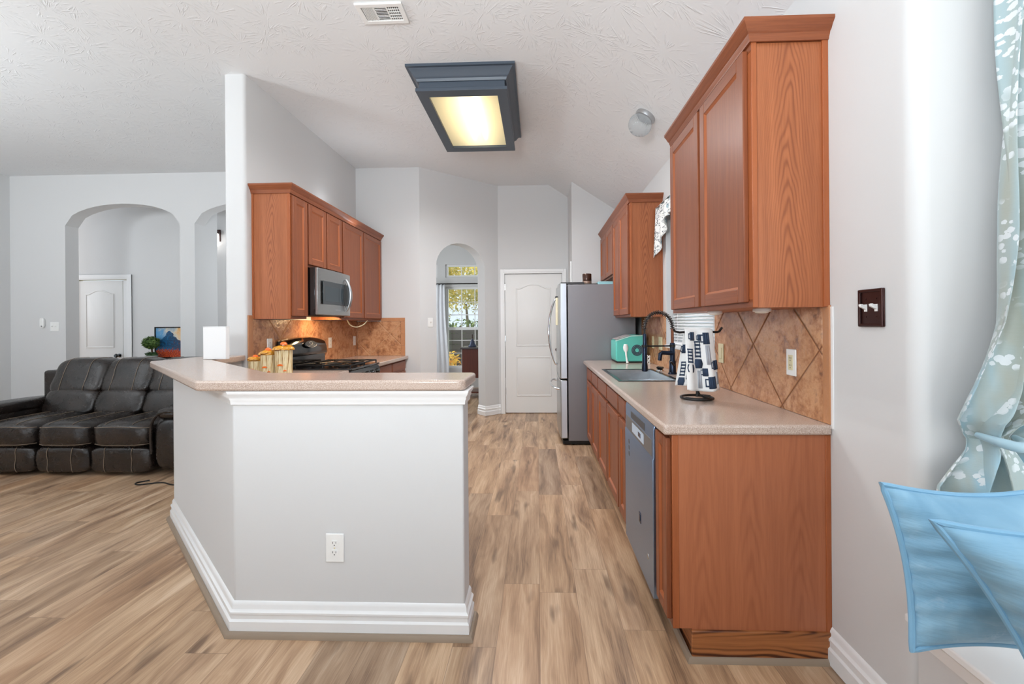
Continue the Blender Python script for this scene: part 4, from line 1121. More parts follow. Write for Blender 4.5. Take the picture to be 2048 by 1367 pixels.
# ================================================================== KITCHEN, LEFT SIDE
LF = -2.008
def upper_left(name, label, y0, y1, doors, zd, end=False, far=False):
    t = thing(name, label, 'wall cabinet', (-2.165, y0, zd - 0.022), 'oak wall cabinets on the left wall')
    zb = zd - 0.022
    MB().box(LX, LF - 0.018, y0 + (0.004 if end else 0), y1, zb, ZT - 0.06).build('cabinet_body', M_oak_end, t)
    f = MB()
    f.box(LF - 0.018, LF, y0, y1, zb, zb + 0.03, 1).box(LF - 0.018, LF, y0, y1, ZT - 0.10, ZT - 0.06, 1)
    f.box(LF - 0.018, LF, y0, y0 + 0.03, zb + 0.03, ZT - 0.10, 0).box(LF - 0.018, LF, y1 - 0.03, y1, zb + 0.03, ZT - 0.10, 0)
    for a, b in zip(doors[:-1], doors[1:]):
        q = (a[1] + b[0]) / 2; f.box(LF - 0.018, LF, q - 0.022, q + 0.022, zb + 0.03, ZT - 0.10, 0)
    f.build('face_frame', [M_oak_edge, M_oak_h], t, bevel=0.002)
    if end:
        MB().box(LF - 0.022, LF, y0 - 0.003, y0 + 0.004, zb, ZT - 0.06).build('edge_strip', M_oak_edge, t, bevel=0.002)
        MB().box(LX, LX + 0.015, y0 - 0.004, y0 + 0.004, zb, ZT - 0.06).build('edge_strip', M_oak_edge, t, bevel=0.002)
    for a, b in doors: front(t, 'cabinet_door', LF, a, b, zd, ZT - 0.085, side=1)
    path = [(LX, y0), (LF, y0), (LF, y1)] if end else [(LF, y0), (LF, y1)]
    MB().sweep(CROWN, path, ZT - 0.072).build('crown_moulding', M_oak_h, t)
    return t
upper_left('wall_cabinet', 'single-door oak wall cabinet with broad side panel, left of the microwave', 3.492, 3.738, [(3.505, 3.728)], 1.387, end=True)
upper_left('wall_cabinet', 'short two-door oak cabinet directly above the microwave', 3.739, 4.413, [(3.752, 4.065), (4.085, 4.400)], 1.842)
upper_left('wall_cabinet', 'two-door oak wall cabinet right of the microwave by back wall', 4.414, 5.545, [(4.426, 4.945), (4.972, 5.52)], 1.387, far=True)
# splashback left + back
M_tile_l = tile_mat('slate_tile_left', LX + 3.874, 1.195)
M_tile_k = tile_mat('slate_tile_back', -1.90 + BY, 1.192)
s1 = MB().box(LX, LX + 0.009, 3.49, BY - 0.009, 0.914, ZB - 0.004, 0).box(LX, LX + 0.009, 3.43, 3.4885, 0.914, ZB + 0.03, 1)
struct(s1.build('trim_10', [M_tile_l, M_tile_b], bevel=0.002))
s2 = MB().box(LX + 0.009, -1.752, BY - 0.009, BY, 0.914, 1.352, 0).box(-1.7505, -1.697, BY - 0.009, BY, 0.914, 1.04, 1).box(-1.7505, -1.697, BY - 0.009, BY, 1.0415, 1.352, 1).box(LX + 0.32, -1.697, BY - 0.009, BY, 1.3535, 1.398, 1)
struct(s2.build('trim_11', [M_tile_k, M_tile_b], bevel=0.002))
XT2 = LX + 0.0095
plate('wall_outlet', 'white outlet on dark tiles behind the mushroom canisters', 'outlet', (XT2, 3.70, 1.14), (1, 0, 0), 'duplex')
plate('wall_outlet', 'white outlet on lit tiles just right of the black range', 'outlet', (XT2, 4.80, 1.115), (1, 0, 0), 'duplex')
plate('wall_outlet', 'white outlet on left tiles near the back corner of the worktop', 'outlet', (XT2, 5.45, 1.112), (1, 0, 0), 'decora')
cd = [(-2.03, 4.60, 1.362), (-2.05, 4.70, 1.318), (-2.06, 4.82, 1.292), (-2.06, 4.95, 1.288), (-2.04, 5.06, 1.315), (-2.02, 5.12, 1.362)]
def smooth(pts, n=8):
    P = [Vector(p) for p in pts]; out = []
    for i in range(len(P) - 1):
        p0, p1, p2, p3 = P[max(i - 1, 0)], P[i], P[i + 1], P[min(i + 2, len(P) - 1)]
        for k in range(n):
            t = k / n
            out.append(0.5 * ((2 * p1) + (p2 - p0) * t + (2 * p0 - 5 * p1 + 4 * p2 - p3) * t * t + (3 * p1 - p0 - 3 * p2 + p3) * t ** 3))
    return out + [P[-1]]
tag(MB().tube(smooth(cd), 0.006, 8).build('lamp_cord', M_almond), 'cream cord looping below the left wall cabinet right of microwave', 'cord')

# ---- microwave
MY0, MY1, MZ0, MZ1 = 3.745, 4.408, 1.398, 1.816
mw = thing('microwave', 'stainless over-the-range microwave with curved handle under short oak cabinet', 'microwave', (-2.15, MY0, MZ0))
MB().box(LX + 0.009, -1.938, MY0, MY1, MZ0, MZ1).build('case', M_black, mw, bevel=0.003)
dm = MB()
n = 10
poly = [(-1.936, MY0), (-1.936, MY1)] + [(-1.914 + 0.018 * math.sin(PI * (1 - k / n)) ** 0.7, MY0 + (MY1 - MY0) * (1 - k / n)) for k in range(n + 1)]
dm.prism(poly, MZ0 + 0.004, MZ1 - 0.002)
md2 = dm.build('door', M_steel, mw, bevel=0.004)
MB().box(-1.8975, -1.8935, MY0 + 0.06, MY1 - 0.02, MZ0 + 0.10, MZ1 - 0.11).build('window_frame', plain('microwave_glass_frame', rgb(72, 78, 82), 0.12, 0.3), md2, bevel=0.002)
MB().box(-1.8965, -1.8925, MY0 + 0.095, MY1 - 0.20, MZ0 + 0.125, MZ1 - 0.155).build('window_glass', plain('microwave_glass', rgb(64, 74, 80), 0.05, 0.2), md2, bevel=0.001)
hp_ = []
for i in range(21):
    t = i / 20
    hp_.append((-1.892 + 0.050 * math.sin(PI * t) ** 0.8, MY1 - 0.145, MZ0 + 0.045 + (MZ1 - MZ0 - 0.105) * t))
MB().tube(hp_, [0.010 + 0.006 * math.sin(PI * i / 20) for i in range(21)], 10).build('handle', M_nickel, md2)
MB().grid(lambda u_, v_: (-1.8915 + 0.0005 * v_, MY1 - 0.145 + (0.05 * math.sin(PI * u_)) * (v_ * 2 - 1) * -1 - 0.01, MZ0 + 0.07 + (MZ1 - MZ0 - 0.155) * u_), 20, 2).build('handle_recess', M_black, md2)
MB().box(-1.8945, -1.8925, MY0 + 0.30, MY0 + 0.40, MZ0 + 0.045, MZ0 + 0.060).build('badge', M_nickel, md2)
MB().box(LX + 0.05, -1.95, MY0 + 0.04, MY1 - 0.04, MZ0 - 0.004, MZ0 - 0.001).build('underside_vent', M_slot, mw)

# ---- range
RY0, RY1 = 3.79, 4.462
rg = thing('gas_range', 'black gas range with curved rear control panel and iron burner grates', 'stove', (-1.98, RY0, 0))
MB().box(-2.30, -1.66, RY0, RY1, 0.06, 0.905).build('body', M_black, rg, bevel=0.004)
MB().box(-2.30, -1.635, RY0 - 0.004, RY1 + 0.004, 0.906, 0.926).build('cooktop', M_black, rg, bevel=0.006)
bp = MB()
def panel(u_, v_):
    """curved rear console"""
    y = RY0 + (RY1 - RY0) * u_
    bow = math.sin(PI * u_)
    a = -0.5 + 3.3 * v_
    cx_, cz_ = -2.262, 1.108 + 0.012 * bow
    ra, rb = 0.058, 0.075 + 0.012 * bow
    return (cx_ + ra * math.cos(a - 0.35), y, cz_ + rb * math.sin(a - 0.35))
bp.prism([(-2.305, RY0 + 0.01), (-2.20, RY0 + 0.01), (-2.20, RY1 - 0.01), (-2.305, RY1 - 0.01)], 0.927, 1.03)
pp = []
for i in range(13):
    u_ = i / 12
    ring = [(-2.305, 1.02), (-2.195, 1.025), (-2.188, 1.06), (-2.192, 1.10), (-2.210, 1.145), (-2.235, 1.172), (-2.262, 1.182), (-2.305, 1.182)]
    bow = 1 - (2 * u_ - 1) ** 2
    pp.append([(x + 0.012 * bow * (z > 1.02), RY0 - 0.012 + (RY1 - RY0 + 0.024) * u_, z + (0.018 * bow - 0.012 * (1 - bow)) * (z > 1.15)) for x, z in ring])
V = [p for r in pp for p in r]; k = 8
F = [(i * k + q, i * k + (q + 1) % k, (i + 1) * k + (q + 1) % k, (i + 1) * k + q) for i in range(12) for q in range(k)] + [tuple(range(k)), tuple(12 * k + q for q in range(k))[::-1]]
cons = MB().add(V, F).build('control_panel', M_black, rg, bevel=0.006, ang=50)
bp.build('riser', M_black, rg, bevel=0.003)
oc = Vector((-2.176, (RY0 + RY1) / 2, 1.128)); on = Vector((0.93, 0, 0.36)).normalized(); ou = Vector((0, 1, 0)); ov = Vector((-on.z, 0, on.x))
ov_ = lambda a, b, k=0: oc + ou * a + ov * b + on * k
MB().extr([(0.105 * math.cos(2 * PI * i / 32), 0.036 * math.sin(2 * PI * i / 32)) for i in range(32)], oc - on * 0.006, ou, ov, on * 0.010).build('oval_display', plain('display_charcoal', rgb(46, 48, 50), 0.2), cons)
MB().tube([ov_(0.092 * math.cos(a), 0.031 * math.sin(a), 0.006) for a in [PI * 1.12 + PI * 0.76 * i / 16 for i in range(17)]], 0.0022, 6).tube([ov_(0.028 * math.cos(a), 0.010 + 0.014 * math.sin(a), 0.006) for a in [2 * PI * i / 16 for i in range(16)]], 0.0016, 6, closed=True).build('display_markings', plain('marking_silver', rgb(200, 202, 204), 0.4), cons)
bt = MB()
for i in range(6): bt.lathe([(0.0042, 0), (0.004, 0.002)], ov_(-0.05 + 0.02 * i, -0.012, 0.004), on, 8)
bt.build('buttons', plain('button_grey', rgb(150, 152, 154), 0.4), cons)
gr = MB
for (cy0, cy1) in ((RY0 + 0.03, (RY0 + RY1) / 2 - 0.006), ((RY0 + RY1) / 2 + 0.006, RY1 - 0.03)):
    g = MB()
    xa, xb = -2.16, -1.66
    z = 0.952
    ring = [(xa, cy0, z), (xb, cy0, z), (xb, cy1, z), (xa, cy1, z)]
    g.tube(ring, 0.007, 8, closed=True)
    ycm = (cy0 + cy1) / 2
    g.tube([((xa + xb) / 2, cy0, z), ((xa + xb) / 2, cy1, z)], 0.007, 8)
    for bxx in ((xa * 3 + xb) / 4, (xa + 3 * xb) / 4):
        for a in range(4):
            d = (math.cos(a * PI / 2 + PI / 4), math.sin(a * PI / 2 + PI / 4))
            g.tube([(bxx + d[0] * 0.02, ycm + d[1] * 0.02, z + 0.004), (bxx + d[0] * 0.09, ycm + d[1] * 0.09, z + 0.006), (bxx + d[0] * 0.155, ycm + d[1] * 0.155, z)], 0.006, 6)
    for px_ in (xa, xb, (xa + xb) / 2):
        for py_ in (cy0, cy1): g.tube([(px_, py_, 0.925), (px_, py_, z)], 0.007, 8)
    g.build('grate', M_blackm, rg)
for bxx in (-2.035, -1.785):
    for byy in (RY0 + 0.18, RY1 - 0.18):
        MB().lathe([(0.05, 0.925), (0.05, 0.934), (0.036, 0.936), (0.034, 0.944), (0.005, 0.945)], (bxx, byy, 0), (0, 0, 1), 20).build('burner', M_blackm, rg)
MB().extr([(-1.66, 0.80), (-1.632, 0.80), (-1.628, 0.86), (-1.648, 0.905), (-1.66, 0.905)], (0, RY0, 0), (1, 0, 0), (0, 0, 1), (0, RY1 - RY0, 0)).build('front_panel', M_black, rg, bevel=0.004)
for k in range(5): MB().lathe([(0.022, 0), (0.022, 0.012), (0.016, 0.028), (0.012, 0.030)], (-1.631, RY0 + 0.085 + 0.125 * k, 0.848), (1, 0, 0.15), 18).build('knob', M_black, rg)
MB().box(-1.66, -1.635, RY0 + 0.005, RY1 - 0.005, 0.20, 0.785).build('oven_door', M_black, rg, bevel=0.005)
MB().tube([(-1.635, RY0 + 0.06, 0.74), (-1.600, RY0 + 0.07, 0.745), (-1.600, RY1 - 0.07, 0.745), (-1.635, RY1 - 0.06, 0.74)], 0.011, 10).build('oven_handle', M_black, rg)
MB().box(-1.66, -1.64, RY0 + 0.005, RY1 - 0.005, 0.065, 0.19).build('storage_drawer', M_black, rg, bevel=0.004)
MB().box(-2.25, -1.68, RY0 + 0.03, RY1 - 0.03, 0.0, 0.06).build('plinth', M_blackm, rg)

# ---- left worktops and base cabinets
def left_base(name, label, y0, y1, cells, top_label):
    t = thing(name, label, 'base cabinet', (-2.0, y0, 0), 'oak base cabinets on the left wall')
    MB().box(LX + 0.002, -1.70, y0, y1, 0.12, 0.873).build('cabinet_body', M_oak_base, t)
    MB().box(LX + 0.002, -1.77, y0, y1, 0.0, 0.12).build('toe_kick', M_oak_toe, t)
    for a, b in cells:
        front(t, 'drawer_front', -1.70, a, b, 0.757, 0.857, side=1, flat=True); front(t, 'cabinet_door', -1.70, a, b, 0.15, 0.728, side=1)
    return tag(MB().box(LX, -1.655, y0, y1, 0.874, 0.914).build('worktop', M_stone, bevel=0.008, seg=3), top_label, 'worktop')
left_base('base_cabinet', 'oak base cabinet right of the black range, under beige worktop', 4.472, BY - 0.01, [(4.49, 4.98), (5.0, 5.50)], 'beige worktop between the black range and the back wall')
left_base('base_cabinet', 'oak base cabinet left of the black range, behind the breakfast bar', 3.20, 3.78, [(3.22, 3.76)], 'beige worktop left of the black range carrying the mushroom canisters')

# ---- mushroom canisters
def bark_mat():
    m, t, b = mat('painted_birch_ceramic'); N = Nt(t)
    o = N.obj(); x, y, z = N.xyz(o)
    th = N.m('ARCTAN2', y, x)
    s_ = N.noise(N.comb(N.m('MULTIPLY', th, 3.5), N.m('MULTIPLY', z, 3.0), 0), 1.6, 3, 0.6)
    col = N.ramp(s_, [(0.36, rgb(112, 64, 32)), (0.45, rgb(206, 172, 118)), (0.55, rgb(240, 226, 188)), (0.66, rgb(222, 196, 146))])
    t.links.new(col, b.inputs['Base Color']); b.inputs['Roughness'].default_value = 0.22
    return m
M_bark = bark_mat()
M_amber = plain('amber_glaze', rgb(214, 148, 42), 0.18, coat=0.4)
M_brown = plain('brown_glaze', rgb(108, 60, 26), 0.25)
M_orange = plain('orange_glaze', rgb(232, 108, 34), 0.18, coat=0.4)
M_cream = plain('cream_glaze', rgb(242, 228, 190), 0.25)
def canister(label, c, r, h, seed):
    rnd = random.Random(seed)
    t = thing('mushroom_canister', label, 'canister', c, 'mushroom canister set')
    cx_, cy_, cz_ = c
    def body(u_, v_):
        a = 2 * PI * u_
        rr = r * (1.0 + 0.03 * math.sin(a * 5 + seed) + 0.02 * math.sin(a * 9) - 0.04 * math.sin(PI * v_) + 0.03 * (v_ < 0.06))
        return (cx_ + rr * math.cos(a), cy_ + rr * math.sin(a), cz_ + 0.001 + h * v_)
    m = MB().grid(body, 48, 12, cu=True)
    m.add([(cx_ + r * .95 * math.cos(2 * PI * i / 24), cy_ + r * .95 * math.sin(2 * PI * i / 24), cz_ + h * 0.995) for i in range(24)], [tuple(range(24))])
    m.build('body', M_bark, t, ang=60)
    lid = MB()
    lid.lathe([(r * 1.0, h), (r * 1.12, h + 0.004), (r * 1.08, h + 0.012), (r * 0.7, h + 0.030 * r / 0.07), (r * 0.1, h + 0.040 * r / 0.07)], (cx_, cy_, cz_), (0, 0, 1), 32)
    lo = lid.build('lid', M_amber, t)
    caps = MB(); und = MB()
    for k in range(7):
        a = 2 * PI * k / 7 + rnd.random() * 0.5; q = r * (0.62 + 0.2 * rnd.random()); s_ = r * (0.42 + 0.16 * rnd.random())
        p = (cx_ + q * math.cos(a), cy_ + q * math.sin(a), cz_ + h + 0.010 + 0.012 * rnd.random())
        ax = (0.35 * math.cos(a), 0.35 * math.sin(a), 1)
        caps.lathe([(s_, 0), (s_ * 0.95, s_ * 0.18), (s_ * 0.7, s_ * 0.42), (s_ * 0.3, s_ * 0.56), (0.001, s_ * 0.6)], p, ax, 18)
        und.lathe([(s_ * 0.3, -0.006), (s_ * 1.03, -0.004), (s_ * 1.03, 0.0005)], p, ax, 18)
    caps.build('mushroom_caps', M_amber, lo); und.build('cap_gills', M_brown, lo)
    kn = MB().lathe([(r * 0.14, 0), (r * 0.12, r * 0.34)], (cx_, cy_ - r * 0.1, cz_ + h + 0.030 * r / 0.07), (0.1, -0.1, 1), 14)
    kn.build('knob_stem', M_cream, t)
    MB().lathe([(r * 0.42, 0), (r * 0.40, r * 0.10), (r * 0.26, r * 0.26), (0.002, r * 0.34)], (cx_ + 0.004, cy_ - r * 0.12, cz_ + h + 0.030 * r / 0.07 + r * 0.30), (0.2, -0.15, 1), 18).build('knob_cap', M_orange, t)
    # painted relief on the front
    mm = MB(); st = MB()
    f = lambda a, z: (cx_ + r * 0.985 * math.sin(a), cy_ - r * 0.985 * math.cos(a), cz_ + z)
    for a, z, s_ in ((0.10, h * 0.42, r * 0.34), (0.62, h * 0.22, r * 0.22), (-0.62, h * 0.10, r * 0.20)):
        pts = [(math.sin(a) * 1, -math.cos(a) * 1, 0)]
        nrm = Vector((math.sin(a), -math.cos(a), 0)); uu = Vector((math.cos(a), math.sin(a), 0))
        o_ = Vector(f(a, z))
        mm.extr([(s_ * math.cos(PI * i / 10), s_ * 0.75 * math.sin(PI * i / 10)) for i in range(11)], o_ - nrm * 0.004, uu, Vector((0, 0, 1)), nrm * 0.011)
        st.extr([(-s_ * 0.22, -s_ * 1.2), (s_ * 0.22, -s_ * 1.2), (s_ * 0.16, 0.0), (-s_ * 0.16, 0.0)], o_ - nrm * 0.004, uu, Vector((0, 0, 1)), nrm * 0.009)
    mm.build('mushroom_relief', M_orange, t, bevel=0.002); st.build('relief_stems', M_cream, t, bevel=0.002)
    le = MB()
    for a, z in ((-0.25, 0.02), (0.15, 0.012), (0.45, 0.02), (0.75, 0.012)):
        nrm = Vector((math.sin(a), -math.cos(a), 0)); uu = Vector((math.cos(a), math.sin(a), 0)); o_ = Vector(f(a, z))
        le.extr([(-0.014, 0), (0.0, 0.016), (0.016, 0.010), (0.010, -0.006)], o_ - nrm * 0.004, uu, Vector((0, 0, 1)), nrm * 0.010)
    le.build('relief_leaves', plain('leaf_glaze', rgb(96, 108, 52), 0.3), t)
    return t
CZ = 0.914
canister('largest of the three log-shaped mushroom canisters, next to black range', (-1.974, 3.335, CZ), 0.062, 0.205, 1)
canister('middle-sized of the three log-shaped mushroom canisters', (-2.102, 3.340, CZ), 0.054, 0.168, 4)
canister('smallest of the three log-shaped mushroom canisters, farthest from the range', (-2.221, 3.365, CZ), 0.049, 0.118, 9)

# ---- breakfast bar top and the white box on it
bar_ = MB().prism([(-0.322, 1.795), (-0.303, 1.815), (-0.296, 2.072), (-0.315, 2.088), (-1.316, 2.108), (-2.237, 2.933), (-2.300, 3.30), (-2.330, 3.412), (-2.495, 3.412), (-2.560, 3.26), (-2.592, 2.835), (-1.468, 1.818), (-1.435, 1.797)], 1.0335, 1.078)
tag(bar_.build('bar_top', M_stone, bevel=0.010, seg=3), 'angled beige solid surface top of the breakfast bar half wall', 'bar top')
wb_ = thing('white_box', 'upright plain white box on far left end of bar top beside the white pillar', 'box', (-2.235, 2.98, 1.078))
MB().box(-2.318, -2.156, 2.952, 2.990, 1.079, 1.304).build('box_body', plain('white_card', rgb(236, 236, 236), 0.5), wb_, bevel=0.003)
MB().box(-2.319, -2.155, 2.951, 2.991, 1.304, 1.307).build('box_lid', plain('white_card_lid', rgb(242, 242, 242), 0.5), wb_, bevel=0.001)

# ================================================================== RIGHT FOREGROUND: WINDOW SEAT, PILLOWS, CURTAIN
struct(MB().box(1.118, 1.645, -0.9, 1.332, 0, 0.418).build('wall_bench', M_wall))
ws = thing('window_bench', 'white-edged window seat ledge below the blue pillows at lower right', 'window seat', (1.36, 0.2, 0.42))
MB().box(1.075, 1.645, -0.898, 1.329, 0.424, 0.448).build('seat_board', M_trim, ws, bevel=0.005)
npf = [(0, 0), (0.008, 0.0), (0.010, 0.014), (0.018, 0.020), (0.020, 0.034), (0.030, 0.042), (0.032, 0.056), (0, 0.056)]
MB().sweep(npf, [(1.1165, 1.325), (1.1165, -0.89)], 0.367).build('edge_moulding', M_trim, ws)

def velvet():
    m, t, b = mat('crushed_blue_velvet'); N = Nt(t)
    o = N.obj(); x, y, z = N.xyz(o)
    w = N.noise(o, 6, 3, 0.6, 0.8)
    s_ = N.noise(N.comb(N.m('MULTIPLY', x, 9), N.m('MULTIPLY', y, 9), N.m('MULTIPLY', z, 60)), 1.0, 3, 0.6)
    col = N.ramp(w, [(0.3, rgb(104, 152, 184)), (0.55, rgb(128, 174, 202)), (0.75, rgb(152, 192, 214))])
    hl = N.m('MULTIPLY', N.ramp(N.noise(o, 9, 4, 0.7, 1.2), [(0.60, (0, 0, 0, 1)), (0.74, (1, 1, 1, 1))]), s_)
    col = N.mix(N.m('MULTIPLY', hl, 0.55), col, rgb(196, 220, 232))  # pale noise patches imitate velvet highlights in the base colour
    t.links.new(col, b.inputs['Base Color'])
    b.inputs['Roughness'].default_value = 0.55
    b.inputs['Sheen Weight'].default_value = 0.6; b.inputs['Sheen Roughness'].default_value = 0.4
    b.inputs['Sheen Tint'].default_value = rgb(200, 225, 240)
    t.links.new(N.bump(N.m('ADD', s_, N.m('MULTIPLY', w, 0.8)), 0.35, 0.008), b.inputs['Normal'])
    return m
M_velvet = velvet()
M_piping = plain('blue_piping', rgb(124, 174, 206), 0.55, sheen=0.3)
M_pback = plain('pillow_back_linen', rgb(196, 186, 166), 0.85)
def pillow(label, tl, tr, br, bl_, T, sag, loc, back=True):
    t = thing('throw_pillow', label, 'pillow', loc, 'blue velvet pillows on the window seat')
    tl, tr, br, bl_ = [Vector((0, 0, EYE)) + (Vector(q_) - Vector((0, 0, EYE))) * 0.925 for q_ in (tl, tr, br, bl_)]
    nrm = (tr - tl).cross(bl_ - tl).normalized()
    if nrm.y > 0: nrm = -nrm
    def pos(u_, v_, s_):
        cu, cv = 2 * u_ - 1, 2 * v_ - 1
        pu = u_ + 0.06 * (-cu) * (1 - cv * cv); pv = v_ + 0.06 * (-cv) * (1 - cu * cu)
        p = (tl.lerp(tr, pu)).lerp(bl_.lerp(br, pu), pv)
        k = ((1 - cu * cu) * (1 - cv * cv)) ** 0.72
        wr = (0.007 * math.sin(v_ * 52 + 3 * math.sin(u_ * 5)) * (1 - cv * cv) * abs(cu) ** 2.5 + 0.0045 * math.sin(v_ * 33 + 6 * u_ + 2 * math.sin(u_ * 9)) * (1 - cv * cv) * (1 - cu * cu))
        return p + nrm * (s_ * T * k + (wr if s_ > 0 else 0)) + nrm * sag * math.sin(PI * u_)
    MB().grid(lambda u_, v_: pos(u_, v_, 1), 40, 40).build('front_cover', M_velvet, t)
    MB().grid(lambda u_, v_: pos(u_, v_, -0.4), 40, 40).build('back_cover', M_pback, t)
    rim = [pos(i / 24, 0, 0) for i in range(24)] + [pos(1, i / 24, 0) for i in range(24)] + [pos(1 - i / 24, 1, 0) for i in range(24)] + [pos(0, 1 - i / 24, 0) for i in range(24)]
    MB().tube(rim, 0.0072, 8, closed=True).build('piping', M_piping, t)
    return t
pillow('back blue velvet pillow leaning against wall beside the curtain', (0.930, 1.22, 0.866), (1.42, 1.275, 0.835), (1.34, 1.15, 0.455), (0.925, 1.12, 0.490), 0.115, 0.0, (1.15, 1.18, 0.45))
pillow('front blue velvet pillow, cut off by the right edge of the photo', (0.880, 1.01, 0.860), (1.31, 0.95, 0.872), (1.49, 0.88, 0.455), (1.085, 0.96, 0.462), 0.125, 0.0, (1.2, 0.95, 0.45))

def curtain_mat():
    m, t, b = mat('blossom_silk'); N = Nt(t)
    o = N.obj(); x, y, z = N.xyz(o)
    p = N('ShaderNodeTexCoord', 2)
    big = N.noise(p, 5.5, 2, 0.5, 0.6)
    mask = N.ramp(big, [(0.47, (0, 0, 0, 1)), (0.52, (1, 1, 1, 1))])
    vor = N('ShaderNodeTexVoronoi', 0, Vector=p, Scale=46.0, Randomness=0.85)
    pet = N.m('LESS_THAN', N.m('ADD', vor, N.m('MULTIPLY', N.noise(p, 160, 1), 0.2)), 0.56)
    fl = N.m('MULTIPLY', pet, mask)
    sl_ = N.noise(N.comb(N.m('MULTIPLY', x, 30), N.m('MULTIPLY', y, 30), N.m('MULTIPLY', z, 420)), 1.0, 2, 0.6)
    base = N.ramp(N.noise(N.comb(N.m('MULTIPLY', x, 16), N.m('MULTIPLY', y, 10), N.m('MULTIPLY', z, 1.2)), 1.0, 2), [(0.36, rgb(164, 168, 156)), (0.52, rgb(160, 182, 186)), (0.66, rgb(146, 188, 206))])  # bluer streaks paint the silk's sheen into the base colour
    base = N.mix(N.m('MULTIPLY', sl_, 0.25), base, rgb(190, 200, 200))
    col = N.mix(N.m('MULTIPLY', fl, 0.85), base, rgb(226, 231, 234))
    t.links.new(col, b.inputs['Base Color'])
    b.inputs['Roughness'].default_value = 0.42; b.inputs['Sheen Weight'].default_value = 0.25
    t.links.new(N.bump(sl_, 0.15, 0.002), b.inputs['Normal'])
    return m
M_curt = curtain_mat()
ct = thing('curtain', 'long pale blue silk curtain with white blossom print, knotted above the pillows', 'curtain', (1.36, 1.2, 0.45))
def interp(tab, z):
    for (z0, a), (z1, b) in zip(tab[:-1], tab[1:]):
        if z0 >= z >= z1: return a + (b - a) * (z0 - z) / (z0 - z1)
    return tab[-1][1] if z < tab[-1][0] else tab[0][1]
XLT = [(2.56, 1.287), (1.9, 1.277), (1.55, 1.266), (1.30, 1.246), (1.16, 1.213), (1.09, 1.199), (1.03, 1.192), (0.995, 1.218), (0.97, 1.234), (0.94, 1.223), (0.90, 1.182), (0.84, 1.131), (0.70, 1.115)]
XRT = [(2.56, 1.542), (1.30, 1.521), (1.12, 1.470), (1.03, 1.367), (0.985, 1.321), (0.955, 1.321), (0.90, 1.378), (0.84, 1.439), (0.70, 1.491)]
def drape(u_, v_):
    z = 2.56 - (2.56 - 0.70) * v_
    xl, xr = interp(XLT, z), interp(XRT, z)
    x = xl + (xr - xl) * u_
    tie = math.exp(-((z - 0.978) / 0.05) ** 2)
    amp = 0.036 * (1.0 if z > 0.96 else 0.5)
    sw = 0.9 * math.sin(z * 2.1) + (0.6 / max(0.25, abs(z - 0.98) + 0.25))
    y = 1.255 - amp * (1 - 0.45 * tie) * math.sin(u_ * 7.0 * PI + sw) - 0.018 * math.sin(u_ * 15 + z * 5) * (0.3 + v_) - 0.030 * math.sin(PI * min(1, u_ * 1.1)) * (1 - tie) * (z > 0.96) + 0.010 * tie
    x += 0.016 * math.cos(u_ * 7.0 * PI + sw)
    y = min(y, 1.312)
    return (x, y, z)
cu_ = MB().grid(drape, 110, 130).build('fabric', M_curt, ct)
uvl = cu_.data.uv_layers.new(name='cloth')
for lp in cu_.data.loops:
    uvl.data[lp.index].uv = ((lp.vertex_index % 111) / 110 * 0.58, (1 - lp.vertex_index // 111 / 130) * 1.86)
cu_.modifiers.new('thickness', 'SOLIDIFY').thickness = 0.002
MB().tube(smooth([(1.214, 1.255, 0.992), (1.226, 1.212, 0.984), (1.262, 1.194, 0.974), (1.298, 1.212, 0.976), (1.316, 1.255, 0.985)], 6), [0.007 + 0.007 * math.sin(PI * i / 24) for i in range(25)], 12).build('gathered_band', plain('blue_silk', rgb(158, 186, 198), 0.42, sheen=0.25), ct)

# ================================================================== LIVING ROOM
so = thing('sofa', 'dark brown leather reclining sofa with tan stitching in living room', 'sofa', (-4.17, 4.1, 0))
EDG = [-4.985, -4.445, -3.945, -3.385]
def sgp(t, e): return math.copysign(abs(t) ** e, t)
def cushion(name, x0, x1, cy_, hy, cz_, hz, e, tilt=0.0, puff=0.0, parent=so, lines=(), rng=(0, 1), hline=None):
    c = ((x0 + x1) / 2, cy_, cz_); h = ((x1 - x0) / 2 - 0.004, hy, hz)
    def fn(p):
        w_ = 0.006 * math.sin(p.x * 9 + p.z * 4 + x0 * 7) * (1 - abs(p.z)) 
        return (0, tilt * p.z * hz - puff * (1 - p.x * p.x) * (p.y < 0) * 0.5 + w_ * (p.y < 0), puff * (1 - p.x * p.x) * (p.z > 0))
    st = MB().sbox(c, h, e, 44, 22, fn=fn)
    for fx_ in lines:
        pts = []
        px_ = (fx_ - 0.5) * 2
        for i in range(27):
            a = PI * (rng[0] + (rng[1] - rng[0]) * i / 26)     # 0 = rear, .5 = top, 1 = front
            py_, pz_ = sgp(math.cos(a), e), sgp(math.sin(a), e)
            p = Vector((px_ , py_, pz_)); q = fn(p)
            sx = 0.0
            nr = Vector((0, math.cos(a), math.sin(a))) * 0.0025
            pts.append(Vector((c[0] + px_ * h[0] * (1 - 0.03 * abs(math.cos(a))), c[1] + py_ * h[1] + q[1], c[2] + pz_ * h[2] + q[2])) + nr)
        st.tube(pts, 0.0021, 6, m=1)
    if hline is not None:
        for hz_ in hline:
            pts = []
            for i in range(25):
                px_ = -0.93 + 1.86 * i / 24
                py_ = -(max(0.0, 1 - abs(hz_) ** (2 / e)) ** (e / 2)) * (max(0.0, 1 - abs(px_) ** (2 / e)) ** (e / 2))
                p = Vector((px_, py_, hz_)); q = fn(p)
                pts.append((c[0] + px_ * h[0], c[1] + py_ * h[1] + q[1] - 0.002, c[2] + hz_ * h[2] + q[2] + 0.001))
            st.tube(pts, 0.0021, 6, m=1)
    return st.build(name, [M_leather, M_stitch], parent, ang=80)
